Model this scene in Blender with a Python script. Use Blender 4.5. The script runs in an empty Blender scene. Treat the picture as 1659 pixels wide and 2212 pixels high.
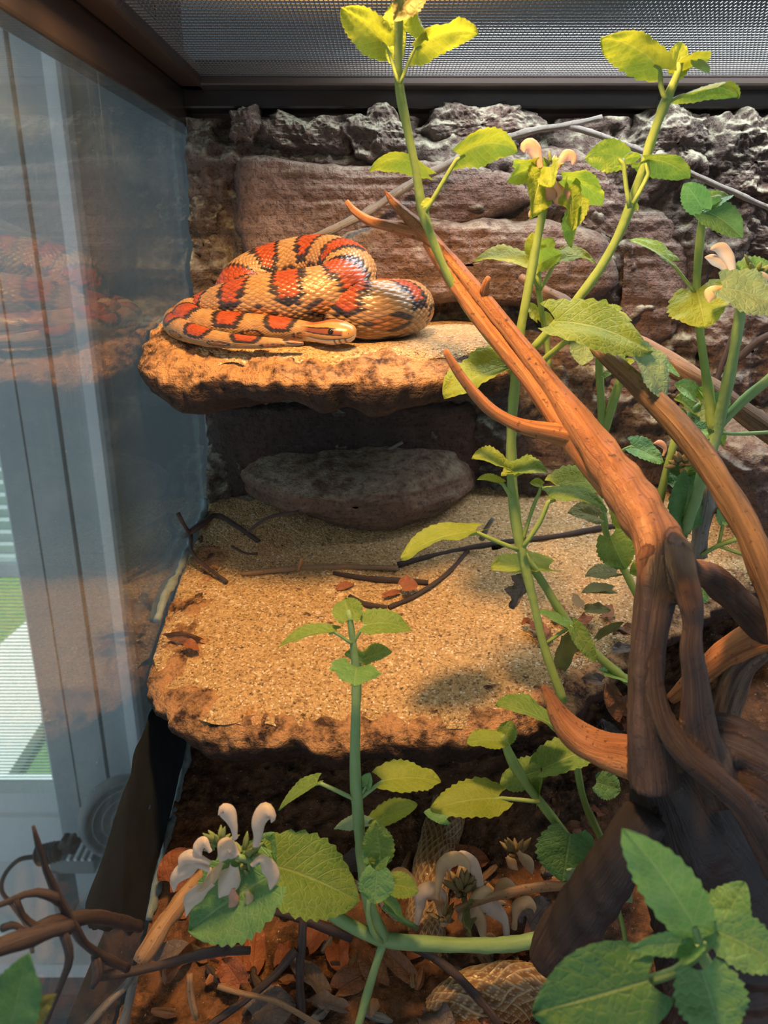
import bpy, math, random
import numpy as np
from mathutils import Vector

# ------------------------------------------------------------------ camera, world, sun, lights, exposure
SC = bpy.context.scene
F = 1660.0                       # focal length in pixels of the 1659 x 2212 frame
CZ = 1.35                        # camera height above the room floor
PITCH = math.radians(18.7)
CP, SP = math.cos(PITCH), math.sin(PITCH)
cam_d = bpy.data.cameras.new('camera')
cam = bpy.data.objects.new('camera', cam_d)
SC.collection.objects.link(cam)
cam.location = (0, 0, CZ)
cam.rotation_euler = (math.pi/2 - PITCH, 0, 0)
cam_d.sensor_fit = 'VERTICAL'
cam_d.sensor_height = 36.0
cam_d.lens = F/2212*36.0
cam_d.clip_start = 0.01
cam_d.clip_end = 60
cam_d.dof.use_dof = True
cam_d.dof.focus_distance = 0.40
cam_d.dof.aperture_fstop = 16
SC.camera = cam

SC.view_settings.view_transform = 'Standard'
SC.view_settings.look = 'None'
SC.view_settings.gamma = 1.0
SC.view_settings.use_curve_mapping = False
SC.view_settings.exposure = 0.0

W = bpy.data.worlds.new('world'); SC.world = W
W.use_nodes = True
bg = W.node_tree.nodes['Background']
bg.inputs[0].default_value = (0.72, 0.86, 1.0, 1)
bg.inputs[1].default_value = 0.72

def light(name, kind, loc, energy, color, rot=(0, 0, 0), **kw):
    d = bpy.data.lights.new(name, kind)
    d.energy = energy; d.color = color
    for k, v in kw.items(): setattr(d, k, v)
    o = bpy.data.objects.new(name, d); SC.collection.objects.link(o)
    o.location = loc; o.rotation_euler = rot
    return o
def aim(o, tgt):
    o.rotation_euler = (Vector(tgt) - o.location).to_track_quat('-Z', 'Y').to_euler()

sun = light('sun', 'SUN', (-5, 6.2, 8), 7.0, (1.0, 0.97, 0.92), angle=0.01)
aim(sun, (-1.0, 3.2, -0.15))
LAMP = Vector((-0.008, 0.245, CZ+0.19))
heat = light('heat_bulb_light', 'SPOT', LAMP, 15.5, (1.0, 0.56, 0.21), spot_size=math.radians(125), spot_blend=0.6, shadow_soft_size=0.022)
aim(heat, (0.0, 0.36, CZ-0.10))
tube_l = light('strip_lamp_light', 'AREA', (0.215, 0.485, CZ+0.1505), 2.5, (0.93, 0.97, 1.0), shape='RECTANGLE', size=0.44, size_y=0.03)

# ------------------------------------------------------------------ pixel <-> place
def ray(u, v):
    a = (u-829.5)/F; b = (1106-v)/F
    return np.array([a, CP + SP*b, -SP + CP*b])        # per unit depth
def P(u, v, Y):
    r = ray(u, v); k = Y/r[1]
    return np.array([r[0]*k, Y, r[2]*k + CZ])
def dep(u, v, Y): return Y/ray(u, v)[1]
def px(n, u, v, Y): return n*dep(u, v, Y)/F              # n pixels there, in metres
def on_glass(u, v, X):
    r = ray(u, v); k = X/r[0]
    return np.array([X, r[1]*k, r[2]*k + CZ])

# ------------------------------------------------------------------ noise
def _h(i, j, k):
    n = (i*374761393 + j*668265263 + k*2147483647) & 0xffffffff
    n = ((n ^ (n >> 13))*1274126177) & 0xffffffff
    n = ((n ^ (n >> 16))*2246822519) & 0xffffffff
    return ((n ^ (n >> 15)) & 0xffff)/32767.5 - 1.0
def vn(p):
    p = np.asarray(p, float)
    i = np.floor(p).astype(np.int64); f = p - i; f = f*f*(3-2*f)
    x, y, z = i[..., 0], i[..., 1], i[..., 2]
    fx, fy, fz = f[..., 0], f[..., 1], f[..., 2]
    def L(a, b, t): return a + (b-a)*t
    return L(L(L(_h(x, y, z), _h(x+1, y, z), fx), L(_h(x, y+1, z), _h(x+1, y+1, z), fx), fy),
             L(L(_h(x, y, z+1), _h(x+1, y, z+1), fx), L(_h(x, y+1, z+1), _h(x+1, y+1, z+1), fx), fy), fz)
def fbm(p, o=4, g=0.5):
    p = np.asarray(p, float); a = 1.0; s = 0; t = 0
    for k in range(o):
        s = s + a*vn(p*(2.03**k) + 17.3*k); t += a; a *= g
    return s/t
def ridge(p, o=4):
    p = np.asarray(p, float); a = 1.0; s = 0; t = 0
    for k in range(o):
        s = s + a*(1-2*np.abs(vn(p*(2.03**k) + 31.7*k))); t += a; a *= 0.55
    return s/t
def sst(x, a, b):
    t = np.clip((x-a)/(b-a), 0, 1); return t*t*(3-2*t)

# ------------------------------------------------------------------ objects
def tag(o, label=None, cat=None, group=None, kind=None):
    if label: o['label'] = label
    if cat: o['category'] = cat
    if group: o['group'] = group
    if kind: o['kind'] = kind
    return o
def empty(name, loc, label, cat, group=None):
    o = bpy.data.objects.new(name, None); SC.collection.objects.link(o)
    o.location = Vector(loc); o.empty_display_size = 0.01
    tag(o, label, cat, group)
    return o
def root_loc(o):
    l = np.zeros(3)
    while o is not None:
        l += np.array(o.location); o = o.parent
    return l
def mk(name, v, f, mat, parent=None, smooth=True, uv=None, col=None, origin=None):
    v = np.asarray(v, float)
    if parent is not None: off = root_loc(parent)
    elif origin is not None: off = np.asarray(origin, float)
    else: off = np.array([v[:, 0].mean(), v[:, 1].mean(), v[:, 2].min()])
    me = bpy.data.meshes.new(name)
    me.from_pydata((v-off).tolist(), [], f if isinstance(f, list) else f.tolist())
    if smooth: me.polygons.foreach_set('use_smooth', [True]*len(me.polygons))
    if uv is not None:
        ul = me.uv_layers.new(name='UVMap')
        li = np.zeros(len(me.loops), int); me.loops.foreach_get('vertex_index', li)
        ul.data.foreach_set('uv', np.asarray(uv, float)[li].ravel())
    if col is not None:
        ca = me.color_attributes.new('Col', 'FLOAT_COLOR', 'POINT')
        c4 = np.ones((len(v), 4)); c4[:, :3] = col
        ca.data.foreach_set('color', c4.ravel())
    me.materials.append(mat)
    me.update()
    o = bpy.data.objects.new(name, me); SC.collection.objects.link(o)
    if parent is not None: o.parent = parent
    else: o.location = Vector(off)
    return o
def grid_faces(n, m, wrap=False, off=0):
    # n rows of m points
    i = np.arange(n-1)[:, None]; j = np.arange(m if wrap else m-1)[None, :]
    a = i*m + j; b = i*m + (j+1) % m; c = (i+1)*m + (j+1) % m; d = (i+1)*m + j
    return (np.stack([a, b, c, d], -1).reshape(-1, 4) + off)
def box(x0, x1, y0, y1, z0, z1):
    v = [(x, y, z) for x in (x0, x1) for y in (y0, y1) for z in (z0, z1)]
    f = [(0, 1, 3, 2), (4, 6, 7, 5), (0, 4, 5, 1), (2, 3, 7, 6), (0, 2, 6, 4), (1, 5, 7, 3)]
    return v, f
def boxes(lst):
    V = []; Fc = []
    for b in lst:
        v, f = box(*b); o = len(V); V += v; Fc += [tuple(i+o for i in q) for q in f]
    return V, Fc
def bevel(o, w=0.002, n=2):
    m = o.modifiers.new('bevel', 'BEVEL'); m.width = w; m.segments = n; m.limit_method = 'ANGLE'
    return o
def smooth_path(pts, n):
    # Catmull-Rom through rows of pts (any number of columns), n samples even in length of the first three
    p = np.asarray(pts, float)
    p = np.vstack([2*p[0]-p[1], p, 2*p[-1]-p[-2]])
    out = []
    K = 24
    for i in range(1, len(p)-2):
        t = np.linspace(0, 1, K, endpoint=False)[:, None]
        a, b, c, d = p[i-1], p[i], p[i+1], p[i+2]
        out.append(0.5*((2*b) + (-a+c)*t + (2*a-5*b+4*c-d)*t*t + (-a+3*b-3*c+d)*t**3))
    out = np.vstack(out + [p[-2][None]])
    s = np.concatenate([[0], np.cumsum(np.linalg.norm(np.diff(out[:, :3], axis=0), axis=1))])
    q = np.linspace(0, s[-1], n)
    return np.stack([np.interp(q, s, out[:, k]) for k in range(out.shape[1])], 1), q
def nrm(a): return a/np.maximum(np.linalg.norm(a, axis=-1, keepdims=True), 1e-12)
def frames(c):
    T = nrm(np.gradient(c, axis=0))
    A = np.zeros_like(T)
    a = np.cross(T[0], [0.0, 0, 1.0])
    if np.linalg.norm(a) < 0.1: a = np.cross(T[0], [1.0, 0, 0])
    for i in range(len(T)):
        a = a - T[i]*np.dot(a, T[i]); a = a/np.linalg.norm(a); A[i] = a
    return T, A, np.cross(T, A)
def tube(pts, n=None, seg=10, rough=0.0, rfreq=60, flut=0.0, nfl=5, flat=1.0, seed=0, step=None):
    # pts: rows x, y, z, r
    pts = np.asarray(pts, float)
    if n is None:
        L = np.linalg.norm(np.diff(pts[:, :3], axis=0), axis=1).sum()
        n = max(6, int(L/(step or 0.004)))
    c, s = smooth_path(pts, n)
    r = np.maximum(c[:, 3], 1e-5); c = c[:, :3]
    T, A, B = frames(c)
    th = np.linspace(0, 2*math.pi, seg, endpoint=False)
    R = r[:, None]*np.ones(seg)[None]
    if flut: R = R*(1 + flut*np.sin(nfl*th[None] + 6*vn(np.stack([s*14+seed, s*0, s*0], 1))[:, None]*3))
    v = c[:, None] + R[..., None]*(np.cos(th)[None, :, None]*A[:, None]*flat + np.sin(th)[None, :, None]*B[:, None])
    if rough:
        q = fbm(v*rfreq + seed*7.7, 3)
        v = v + (q*rough*r[:, None])[..., None]*nrm(v - c[:, None])
    V = np.vstack([v.reshape(-1, 3), c[:1], c[-1:]])
    f = grid_faces(n, seg, True).tolist()
    i0 = n*seg
    f += [(i0, (j+1) % seg, j) for j in range(seg)]
    f += [(i0+1, (n-1)*seg+j, (n-1)*seg+(j+1) % seg) for j in range(seg)]
    uv = np.stack(np.broadcast_arrays(th[None]/(2*math.pi), s[:, None]), -1).reshape(-1, 2)
    uv = np.vstack([uv, [[0.5, 0]], [[0.5, s[-1]]]])
    return V, f, uv
def join(parts):
    V = []; Fc = []; U = []; o = 0
    for v, f, u in parts:
        V.append(np.asarray(v)); Fc += [tuple(int(i)+o for i in q) for q in f]; U.append(np.asarray(u)); o += len(v)
    return np.vstack(V), Fc, np.vstack(U)

# ------------------------------------------------------------------ materials
class NT:
    def __init__(s, name):
        s.m = bpy.data.materials.new(name); s.m.use_nodes = True
        s.t = s.m.node_tree; s.t.nodes.clear()
        s.out = s.n('ShaderNodeOutputMaterial')
    def n(s, kind, **kw):
        nd = s.t.nodes.new(kind)
        for k, v in kw.items():
            if k.startswith('i_'): nd.inputs[k[2:].replace('_', ' ')].default_value = v
            else: setattr(nd, k, v)
        return nd
    def l(s, a, b): s.t.links.new(a, b)
    def coord(s, which='Object'): return s.n('ShaderNodeTexCoord').outputs[which]
    def noise(s, vec, scale, detail=4, rough=0.6, out='Fac'):
        nd = s.n('ShaderNodeTexNoise'); nd.inputs['Scale'].default_value = scale
        nd.inputs['Detail'].default_value = detail; nd.inputs['Roughness'].default_value = rough
        if vec is not None: s.l(vec, nd.inputs['Vector'])
        return nd.outputs[out]
    def ramp(s, fac, stops):
        nd = s.n('ShaderNodeValToRGB'); e = nd.color_ramp.elements
        while len(e) < len(stops): e.new(0.5)
        for k, (p, c) in enumerate(stops):
            e[k].position = p; e[k].color = (*c, 1) if len(c) == 3 else c
        s.l(fac, nd.inputs[0]); return nd.outputs[0]
    def mix(s, fac, a, b, blend='MIX'):
        nd = s.n('ShaderNodeMixRGB', blend_type=blend)
        for i, x in ((0, fac), (1, a), (2, b)):
            if isinstance(x, (int, float)): nd.inputs[i].default_value = x
            elif isinstance(x, tuple): nd.inputs[i].default_value = (*x, 1)
            else: s.l(x, nd.inputs[i])
        return nd.outputs[0]
    def math(s, op, a, b=0.0):
        nd = s.n('ShaderNodeMath', operation=op)
        for i, x in ((0, a), (1, b)):
            if isinstance(x, (int, float)): nd.inputs[i].default_value = x
            else: s.l(x, nd.inputs[i])
        return nd.outputs[0]
    def mapped(s, vec, scale):
        nd = s.n('ShaderNodeMapping'); nd.inputs['Scale'].default_value = scale
        s.l(vec, nd.inputs['Vector']); return nd.outputs[0]
    def bump(s, h, strength=0.5, dist=0.002):
        nd = s.n('ShaderNodeBump'); nd.inputs['Strength'].default_value = strength; nd.inputs['Distance'].default_value = dist
        s.l(h, nd.inputs['Height']); return nd.outputs[0]
    def bsdf(s, color, rough=0.7, normal=None, spec=0.4, metal=0.0, **kw):
        b = s.n('ShaderNodeBsdfPrincipled')
        for k, x in (('Base Color', color), ('Roughness', rough), ('Specular IOR Level', spec), ('Metallic', metal)):
            if isinstance(x, (int, float)): b.inputs[k].default_value = x
            elif isinstance(x, tuple): b.inputs[k].default_value = (*x, 1)
            else: s.l(x, b.inputs[k])
        for k, x in kw.items(): b.inputs[k].default_value = x
        if normal is not None: s.l(normal, b.inputs['Normal'])
        return b.outputs[0]
    def fres(s, ior):
        # thin pane: the same reflectance from both sides
        g = s.n('ShaderNodeNewGeometry'); fr = s.n('ShaderNodeFresnel')
        s.l(s.math('ADD', s.math('MULTIPLY', g.outputs['Backfacing'], 1/ior-ior), ior), fr.inputs[0]); return fr
    def done(s, sh):
        s.l(sh, s.out.inputs[0]); return s.m
def m_plain(name, c, rough=0.6, spec=0.4, metal=0.0, var=0.12, scale=40):
    t = NT(name)
    nz = t.noise(t.coord(), scale, 3)
    col = t.mix(nz, tuple(x*(1-var) for x in c), tuple(min(1, x*(1+var)) for x in c))
    return t.done(t.bsdf(col, rough, None, spec, metal))
def m_rock(name, dark, mid, dust, dustamt=0.5, red=(0.19, 0.075, 0.05), lo=0.15, hi=0.75, d0=0.40):
    t = NT(name); co = t.coord()
    big = t.noise(co, 22, 5, 0.65); fine = t.noise(co, 320, 4, 0.7); med = t.noise(co, 90, 4, 0.7)
    st = t.noise(t.mapped(co, (9, 9, 260)), 1.0, 3)
    c = t.ramp(big, [(0.3, dark), (0.7, mid)])
    c = t.mix(t.math('MULTIPLY', t.ramp(t.noise(co, 13, 2), [(0.5, (0, 0, 0)), (0.75, (1, 1, 1))]), 0.35), c, red)
    c = t.mix(t.ramp(fine, [(0.30, (0.8, 0.8, 0.8)), (0.5, (0, 0, 0))]), c, tuple(x*0.4 for x in dark))
    g = t.n('ShaderNodeNewGeometry'); sep = t.n('ShaderNodeSeparateXYZ'); t.l(g.outputs['Normal'], sep.inputs[0])
    up = t.ramp(sep.outputs[2], [(lo, (0, 0, 0)), (hi, (1, 1, 1))])
    dm = t.math('MULTIPLY', up, t.ramp(med, [(d0, (0, 0, 0)), (d0+0.2, (1, 1, 1))]))
    c = t.mix(t.math('MULTIPLY', dm, dustamt), c, dust)
    h = t.math('ADD', t.math('ADD', t.math('MULTIPLY', med, 1.4), fine), t.math('MULTIPLY', st, 0.7))
    return t.done(t.bsdf(c, 0.78, t.bump(h, 1.0, 0.0036), 0.3))
def m_sand(name, a, b, red):
    t = NT(name); co = t.coord()
    v = t.n('ShaderNodeTexVoronoi'); v.inputs['Scale'].default_value = 950; t.l(co, v.inputs['Vector'])
    sepc = t.n('ShaderNodeSeparateColor'); t.l(v.outputs['Color'], sepc.inputs[0])
    c = t.ramp(sepc.outputs[0], [(0.0, tuple(x*0.50 for x in a)), (0.12, a), (0.6, b), (0.9, tuple(min(1, x*1.12) for x in b)), (1.0, (0.78, 0.70, 0.56))])
    c = t.mix(t.ramp(t.noise(co, 18, 3), [(0.60, (0, 0, 0)), (0.78, (0.65, 0.65, 0.65))]), c, red)
    c = t.mix(t.ramp(t.noise(co, 260, 2), [(0.27, (0.9, 0.9, 0.9)), (0.36, (0, 0, 0))]), c, (0.06, 0.035, 0.02))
    h = t.math('SUBTRACT', t.noise(co, 130, 3), t.math('MULTIPLY', v.outputs['Distance'], 0.8))
    return t.done(t.bsdf(c, 0.75, t.bump(h, 0.8, 0.0016), 0.3))
def m_wood(name, a, b, dark, sa=0.5):
    t = NT(name); uv = t.coord('UV'); co = t.coord()
    g = t.noise(t.mapped(uv, (4.5, 1.3, 1)), 1.0, 5, 0.65); s = t.noise(t.mapped(uv, (22, 5, 1)), 1.0, 4)
    c = t.ramp(g, [(0.25, dark), (0.42, a), (0.62, b), (0.85, a)])
    c = t.mix(t.ramp(t.noise(t.mapped(uv, (1.5, 1.6, 1)), 1.0, 4, 0.7), [(0.58, (0, 0, 0)), (0.70, (sa, sa, sa))]), c, dark)
    h = t.math('ADD', g, s)
    c = t.mix(t.ramp(t.noise(co, 420, 3), [(0.30, (0.8, 0.8, 0.8)), (0.40, (0, 0, 0))]), c, dark)
    return t.done(t.bsdf(c, 0.55, t.bump(h, 0.6, 0.0010), 0.4))
def m_leaf(name, c1, c2, vein, trans=0.45):
    t = NT(name); co = t.coord(); uv = t.coord('UV')
    sep = t.n('ShaderNodeSeparateXYZ'); t.l(uv, sep.inputs[0])
    ax = t.math('ABSOLUTE', sep.outputs[0])
    mid = t.ramp(ax, [(0.015, (1, 1, 1)), (0.06, (0, 0, 0))])
    ph = t.math('FRACT', t.math('MULTIPLY', t.math('SUBTRACT', sep.outputs[1], t.math('MULTIPLY', ax, 0.30)), 8.0))
    lat = t.ramp(t.math('ABSOLUTE', t.math('SUBTRACT', ph, 0.5)), [(0.42, (0, 0, 0)), (0.49, (1, 1, 1))])
    vo = t.n('ShaderNodeTexVoronoi', feature='DISTANCE_TO_EDGE'); vo.inputs['Scale'].default_value = 330; t.l(co, vo.inputs['Vector'])
    net = t.ramp(vo.outputs['Distance'], [(0.02, (1, 1, 1)), (0.14, (0, 0, 0))])
    c = t.ramp(t.noise(co, 70, 3), [(0.3, c1), (0.7, c2)])
    vv = t.math('MAXIMUM', t.math('MAXIMUM', mid, t.math('MULTIPLY', lat, 0.8)), t.math('MULTIPLY', net, 0.35))
    c = t.mix(t.math('MULTIPLY', vv, 0.6), c, vein)
    nb = t.bump(t.math('SUBTRACT', t.noise(co, 420, 2), t.math('MULTIPLY', vv, 1.0)), 0.45, 0.0012)
    d = t.bsdf(c, 0.52, nb, 0.35)
    tr = t.n('ShaderNodeBsdfTranslucent'); t.l(t.mix(1.0, c, (1.0, 1.0, 0.55), 'MULTIPLY'), tr.inputs[0])
    mx = t.n('ShaderNodeMixShader'); mx.inputs[0].default_value = trans
    t.l(d, mx.inputs[1]); t.l(tr.outputs[0], mx.inputs[2])
    return t.done(mx.outputs[0])
def m_trans(name, c, trans=0.4, rough=0.5):
    t = NT(name); co = t.coord()
    col = t.mix(t.noise(co, 160, 3), tuple(x*0.72 for x in c), c)
    d = t.bsdf(col, rough, t.bump(t.noise(co, 300, 2), 0.3, 0.001), 0.35)
    tr = t.n('ShaderNodeBsdfTranslucent'); t.l(col, tr.inputs[0])
    mx = t.n('ShaderNodeMixShader'); mx.inputs[0].default_value = trans
    t.l(d, mx.inputs[1]); t.l(tr.outputs[0], mx.inputs[2])
    return t.done(mx.outputs[0])
def m_glass():
    t = NT('side_glass'); co = t.coord()
    fr = t.fres(1.5)
    tr = t.n('ShaderNodeBsdfTransparent'); tr.inputs[0].default_value = (0.90, 0.955, 0.95, 1)
    gl = t.n('ShaderNodeBsdfGlossy'); gl.inputs[0].default_value = (1, 1, 1, 1); gl.inputs['Roughness'].default_value = 0.012
    m1 = t.n('ShaderNodeMixShader'); t.l(fr.outputs[0], m1.inputs[0]); t.l(tr.outputs[0], m1.inputs[1]); t.l(gl.outputs[0], m1.inputs[2])
    # dried water marks: pale smears and drips on the pane
    sm = t.noise(t.mapped(co, (1, 14, 34)), 1.0, 5, 0.7); dr = t.noise(t.mapped(co, (1, 240, 11)), 1.0, 3)
    sp = t.noise(co, 420, 2)
    k = t.math('ADD', t.math('MULTIPLY', t.ramp(sm, [(0.5, (0, 0, 0)), (0.75, (1, 1, 1))]), 0.06),
               t.math('MULTIPLY', t.ramp(dr, [(0.63, (0, 0, 0)), (0.72, (1, 1, 1))]), 0.05))
    k = t.math('ADD', t.math('ADD', k, 0.02), t.math('MULTIPLY', t.ramp(sp, [(0.75, (0, 0, 0)), (0.79, (1, 1, 1))]), 0.5))
    df = t.n('ShaderNodeBsdfDiffuse'); df.inputs[0].default_value = (0.62, 0.68, 0.68, 1)
    tl = t.n('ShaderNodeBsdfTranslucent'); tl.inputs[0].default_value = (0.62, 0.68, 0.68, 1)
    dd = t.n('ShaderNodeMixShader'); dd.inputs[0].default_value = 0.5; t.l(df.outputs[0], dd.inputs[1]); t.l(tl.outputs[0], dd.inputs[2])
    m2 = t.n('ShaderNodeMixShader'); t.l(k, m2.inputs[0]); t.l(m1.outputs[0], m2.inputs[1]); t.l(dd.outputs[0], m2.inputs[2])
    return t.done(m2.outputs[0])

M = {}
M['rock'] = m_rock('rock_brown', (0.048, 0.035, 0.030), (0.17, 0.118, 0.098), (0.36, 0.34, 0.26), 0.85)
M['slab'] = m_rock('rock_mauve', (0.085, 0.058, 0.049), (0.24, 0.155, 0.124), (0.40, 0.37, 0.29), 0.6)
M['crag'] = m_rock('rock_crag', (0.042, 0.032, 0.027), (0.18, 0.135, 0.112), (0.42, 0.41, 0.30), 0.95)
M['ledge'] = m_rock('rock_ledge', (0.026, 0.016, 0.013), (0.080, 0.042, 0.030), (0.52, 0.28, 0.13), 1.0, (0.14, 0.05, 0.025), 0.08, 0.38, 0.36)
M['cave_shade'] = m_rock('rock_cave_shaded', (0.030, 0.019, 0.016), (0.075, 0.048, 0.040), (0.16, 0.13, 0.10), 0.3)  # darker than the wall: shade under the ledge put into the colour
M['boulder'] = m_rock('rock_boulder', (0.10, 0.062, 0.045), (0.27, 0.165, 0.115), (0.36, 0.31, 0.22), 0.7)
M['sand'] = m_sand('sand', (0.36, 0.220, 0.095), (0.54, 0.36, 0.170), (0.46, 0.17, 0.06))
M['sand2'] = m_sand('sand_dust', (0.37, 0.225, 0.10), (0.54, 0.36, 0.18), (0.50, 0.22, 0.09))
M['wood'] = m_wood('driftwood_orange', (0.28, 0.105, 0.040), (0.50, 0.215, 0.080), (0.075, 0.028, 0.015), 0.85)
M['wood2'] = m_wood('driftwood_weathered_shaded', (0.070, 0.042, 0.034), (0.22, 0.155, 0.105), (0.030, 0.019, 0.018), 0.6)  # weathered streaks; the lower wood's weak light is put into the dark colour
M['wood_dark'] = m_wood('driftwood_black', (0.032, 0.024, 0.022), (0.075, 0.052, 0.042), (0.014, 0.011, 0.011), 0.5)
M['wood3'] = m_wood('driftwood_olive', (0.135, 0.075, 0.042), (0.26, 0.150, 0.075), (0.045, 0.026, 0.018), 0.7)
M['twig'] = m_wood('twig_bark', (0.046, 0.030, 0.027), (0.085, 0.058, 0.050), (0.022, 0.016, 0.015), 0.4)
M['twig_pale'] = m_wood('twig_pale', (0.30, 0.17, 0.09), (0.42, 0.26, 0.14), (0.10, 0.055, 0.03), 0.4)
M['twig_grey'] = m_wood('twig_grey', (0.17, 0.15, 0.13), (0.28, 0.25, 0.21), (0.07, 0.06, 0.05), 0.4)
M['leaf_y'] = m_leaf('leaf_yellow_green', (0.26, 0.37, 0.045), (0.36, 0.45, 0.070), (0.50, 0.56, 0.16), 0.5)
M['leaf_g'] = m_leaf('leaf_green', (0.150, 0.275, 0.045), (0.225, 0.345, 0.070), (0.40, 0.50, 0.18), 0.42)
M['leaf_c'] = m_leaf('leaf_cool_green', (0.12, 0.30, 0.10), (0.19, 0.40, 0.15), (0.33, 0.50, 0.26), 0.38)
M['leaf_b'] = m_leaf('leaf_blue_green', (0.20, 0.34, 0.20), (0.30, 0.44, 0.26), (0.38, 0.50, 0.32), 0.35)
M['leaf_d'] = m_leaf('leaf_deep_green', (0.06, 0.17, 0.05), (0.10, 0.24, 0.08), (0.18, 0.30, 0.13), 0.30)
M['leaf_olive'] = m_leaf('leaf_olive', (0.16, 0.17, 0.06), (0.24, 0.24, 0.09), (0.28, 0.26, 0.12), 0.35)
M['dead'] = m_leaf('dead_leaf', (0.17, 0.075, 0.038), (0.30, 0.14, 0.07), (0.13, 0.06, 0.03), 0.12)
M['dead_red'] = m_leaf('dead_leaf_red', (0.27, 0.085, 0.04), (0.36, 0.14, 0.065), (0.20, 0.06, 0.03), 0.12)
M['dead_grey'] = m_leaf('dead_leaf_grey', (0.11, 0.085, 0.075), (0.20, 0.155, 0.135), (0.10, 0.07, 0.06), 0.10)
M['stem'] = m_trans('stem_green', (0.36, 0.50, 0.14), 0.25)
M['stem_c'] = m_trans('stem_cool_green', (0.30, 0.47, 0.19), 0.2)
M['petal'] = m_trans('petal_white', (0.82, 0.69, 0.58), 0.35)
M['petal_pink'] = m_trans('petal_pink', (0.74, 0.42, 0.32), 0.35)
M['petal_dry'] = m_trans('petal_dry', (0.74, 0.55, 0.33), 0.35)
M['calyx'] = m_trans('calyx_green', (0.34, 0.42, 0.15), 0.3)
M['calyx_dry'] = m_trans('calyx_dry', (0.36, 0.27, 0.12), 0.25)
M['frame'] = m_plain('frame_black_brown', (0.030, 0.022, 0.019), 0.22, 0.5)
M['frame2'] = m_plain('screen_frame_brown', (0.038, 0.026, 0.021), 0.38, 0.5)
M['wire'] = m_plain('screen_wire', (0.11, 0.11, 0.11), 0.40, 0.5, 0.2)
M['glass'] = m_glass()
M['white'] = m_plain('white_paint', (0.78, 0.82, 0.85), 0.5, 0.4, 0, 0.03)
M['trim'] = m_plain('grey_trim', (0.40, 0.46, 0.49), 0.5, 0.4, 0, 0.04)
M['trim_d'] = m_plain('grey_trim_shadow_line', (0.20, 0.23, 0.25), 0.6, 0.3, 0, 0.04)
M['wallp'] = m_plain('room_wall_paint', (0.20, 0.235, 0.25), 0.8, 0.2, 0, 0.04)
M['ceil'] = m_plain('room_ceiling', (0.05, 0.05, 0.05), 0.9, 0.2, 0, 0.03)
M['black'] = m_plain('black_plastic', (0.02, 0.02, 0.022), 0.4)
M['grey_pl'] = m_plain('grey_plastic', (0.25, 0.27, 0.28), 0.45)
M['silicone'] = m_plain('grey_silicone', (0.20, 0.25, 0.25), 0.6, 0.4, 0, 0.5, 120)
M['film'] = m_plain('dark_foam_film', (0.022, 0.030, 0.038), 0.85, 0.3, 0, 0.5, 60)
M['pebble'] = m_plain('pebble', (0.62, 0.46, 0.27), 0.5, 0.4, 0, 0.25, 150)
# ------------------------------------------------------------------ the room and the garden behind the tank
def struct(name, lst, mat, parent=None, kind='structure', smooth=False):
    v, f = boxes(lst)
    o = mk(name, v, f, mat, parent, smooth)
    if parent is None: tag(o, kind=kind)
    return o
YW = 1.10
def lab(o, l): o['label'] = l; return o
Z = lambda z: CZ + z
lab(struct('floor', [(-1.6, 1.8, -1.6, YW, -0.04, 0.0)], M['trim_d']), 'dark grey floor of the room')
lab(struct('ceiling', [(-1.6, 1.8, -1.6, YW, Z(1.15), Z(1.2))], M['ceil']), 'plain ceiling of the room above the tank')
lab(struct('wall_back', [(-0.40, 1.8, YW, YW+0.1, 0, Z(1.2)), (-1.6, -1.30, YW, YW+0.1, 0, Z(1.2)),
                         (-1.30, -0.40, YW, YW+0.1, 0, Z(-1.02)), (-1.30, -0.40, YW, YW+0.1, Z(0.75), Z(1.2))], M['wallp']), 'grey wall that holds the window')
cas = struct('trim_1', [(-0.56, -0.523, YW-0.012, YW+0.09, Z(-1.0), Z(0.75)), (-0.515, -0.466, YW-0.022, YW+0.09, Z(-1.0), Z(0.75)),
                        (-0.456, -0.40, YW-0.03, YW+0.09, Z(-1.0), Z(0.75))], M['trim'])
cas['label'] = 'grey stepped casing down the side of the window'
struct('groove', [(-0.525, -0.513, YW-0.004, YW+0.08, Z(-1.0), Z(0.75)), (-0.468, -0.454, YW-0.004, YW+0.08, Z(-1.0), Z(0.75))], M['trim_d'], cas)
edge = struct('edge_strip', [(-0.414, -0.398, YW-0.044, YW-0.028, Z(-1.0), Z(0.75))], M['white'], cas)
win = lab(struct('window_1', [(-1.3, -0.56, YW+0.0, YW+0.05, Z(-0.925), Z(-0.885)), (-1.3, -0.56, YW-0.012, YW+0.06, Z(-1.02), Z(-0.925)),
                          (-1.3, -0.56, YW-0.006, YW+0.05, Z(0.70), Z(0.75)), (-1.3, -1.26, YW, YW+0.05, Z(-0.885), Z(0.7)), (-0.568, -0.56, YW, YW+0.05, Z(-0.885), Z(0.7))], M['white']), 'white framed window with a drawn blind and lawn outside')
V, Fc = box(-1.26, -0.568, YW+0.046, YW+0.049, Z(-0.885), Z(0.7))
def m_pane():
    t = NT('window_glass'); fr = t.fres(1.45)
    a = t.n('ShaderNodeBsdfTransparent'); a.inputs[0].default_value = (0.93, 0.97, 0.95, 1)
    b = t.n('ShaderNodeBsdfGlossy'); b.inputs['Roughness'].default_value = 0.02
    m = t.n('ShaderNodeMixShader'); t.l(fr.outputs[0], m.inputs[0]); t.l(a.outputs[0], m.inputs[1]); t.l(b.outputs[0], m.inputs[2])
    return t.done(m.outputs[0])
mk('pane', V, Fc, m_pane(), win, False)
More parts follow.
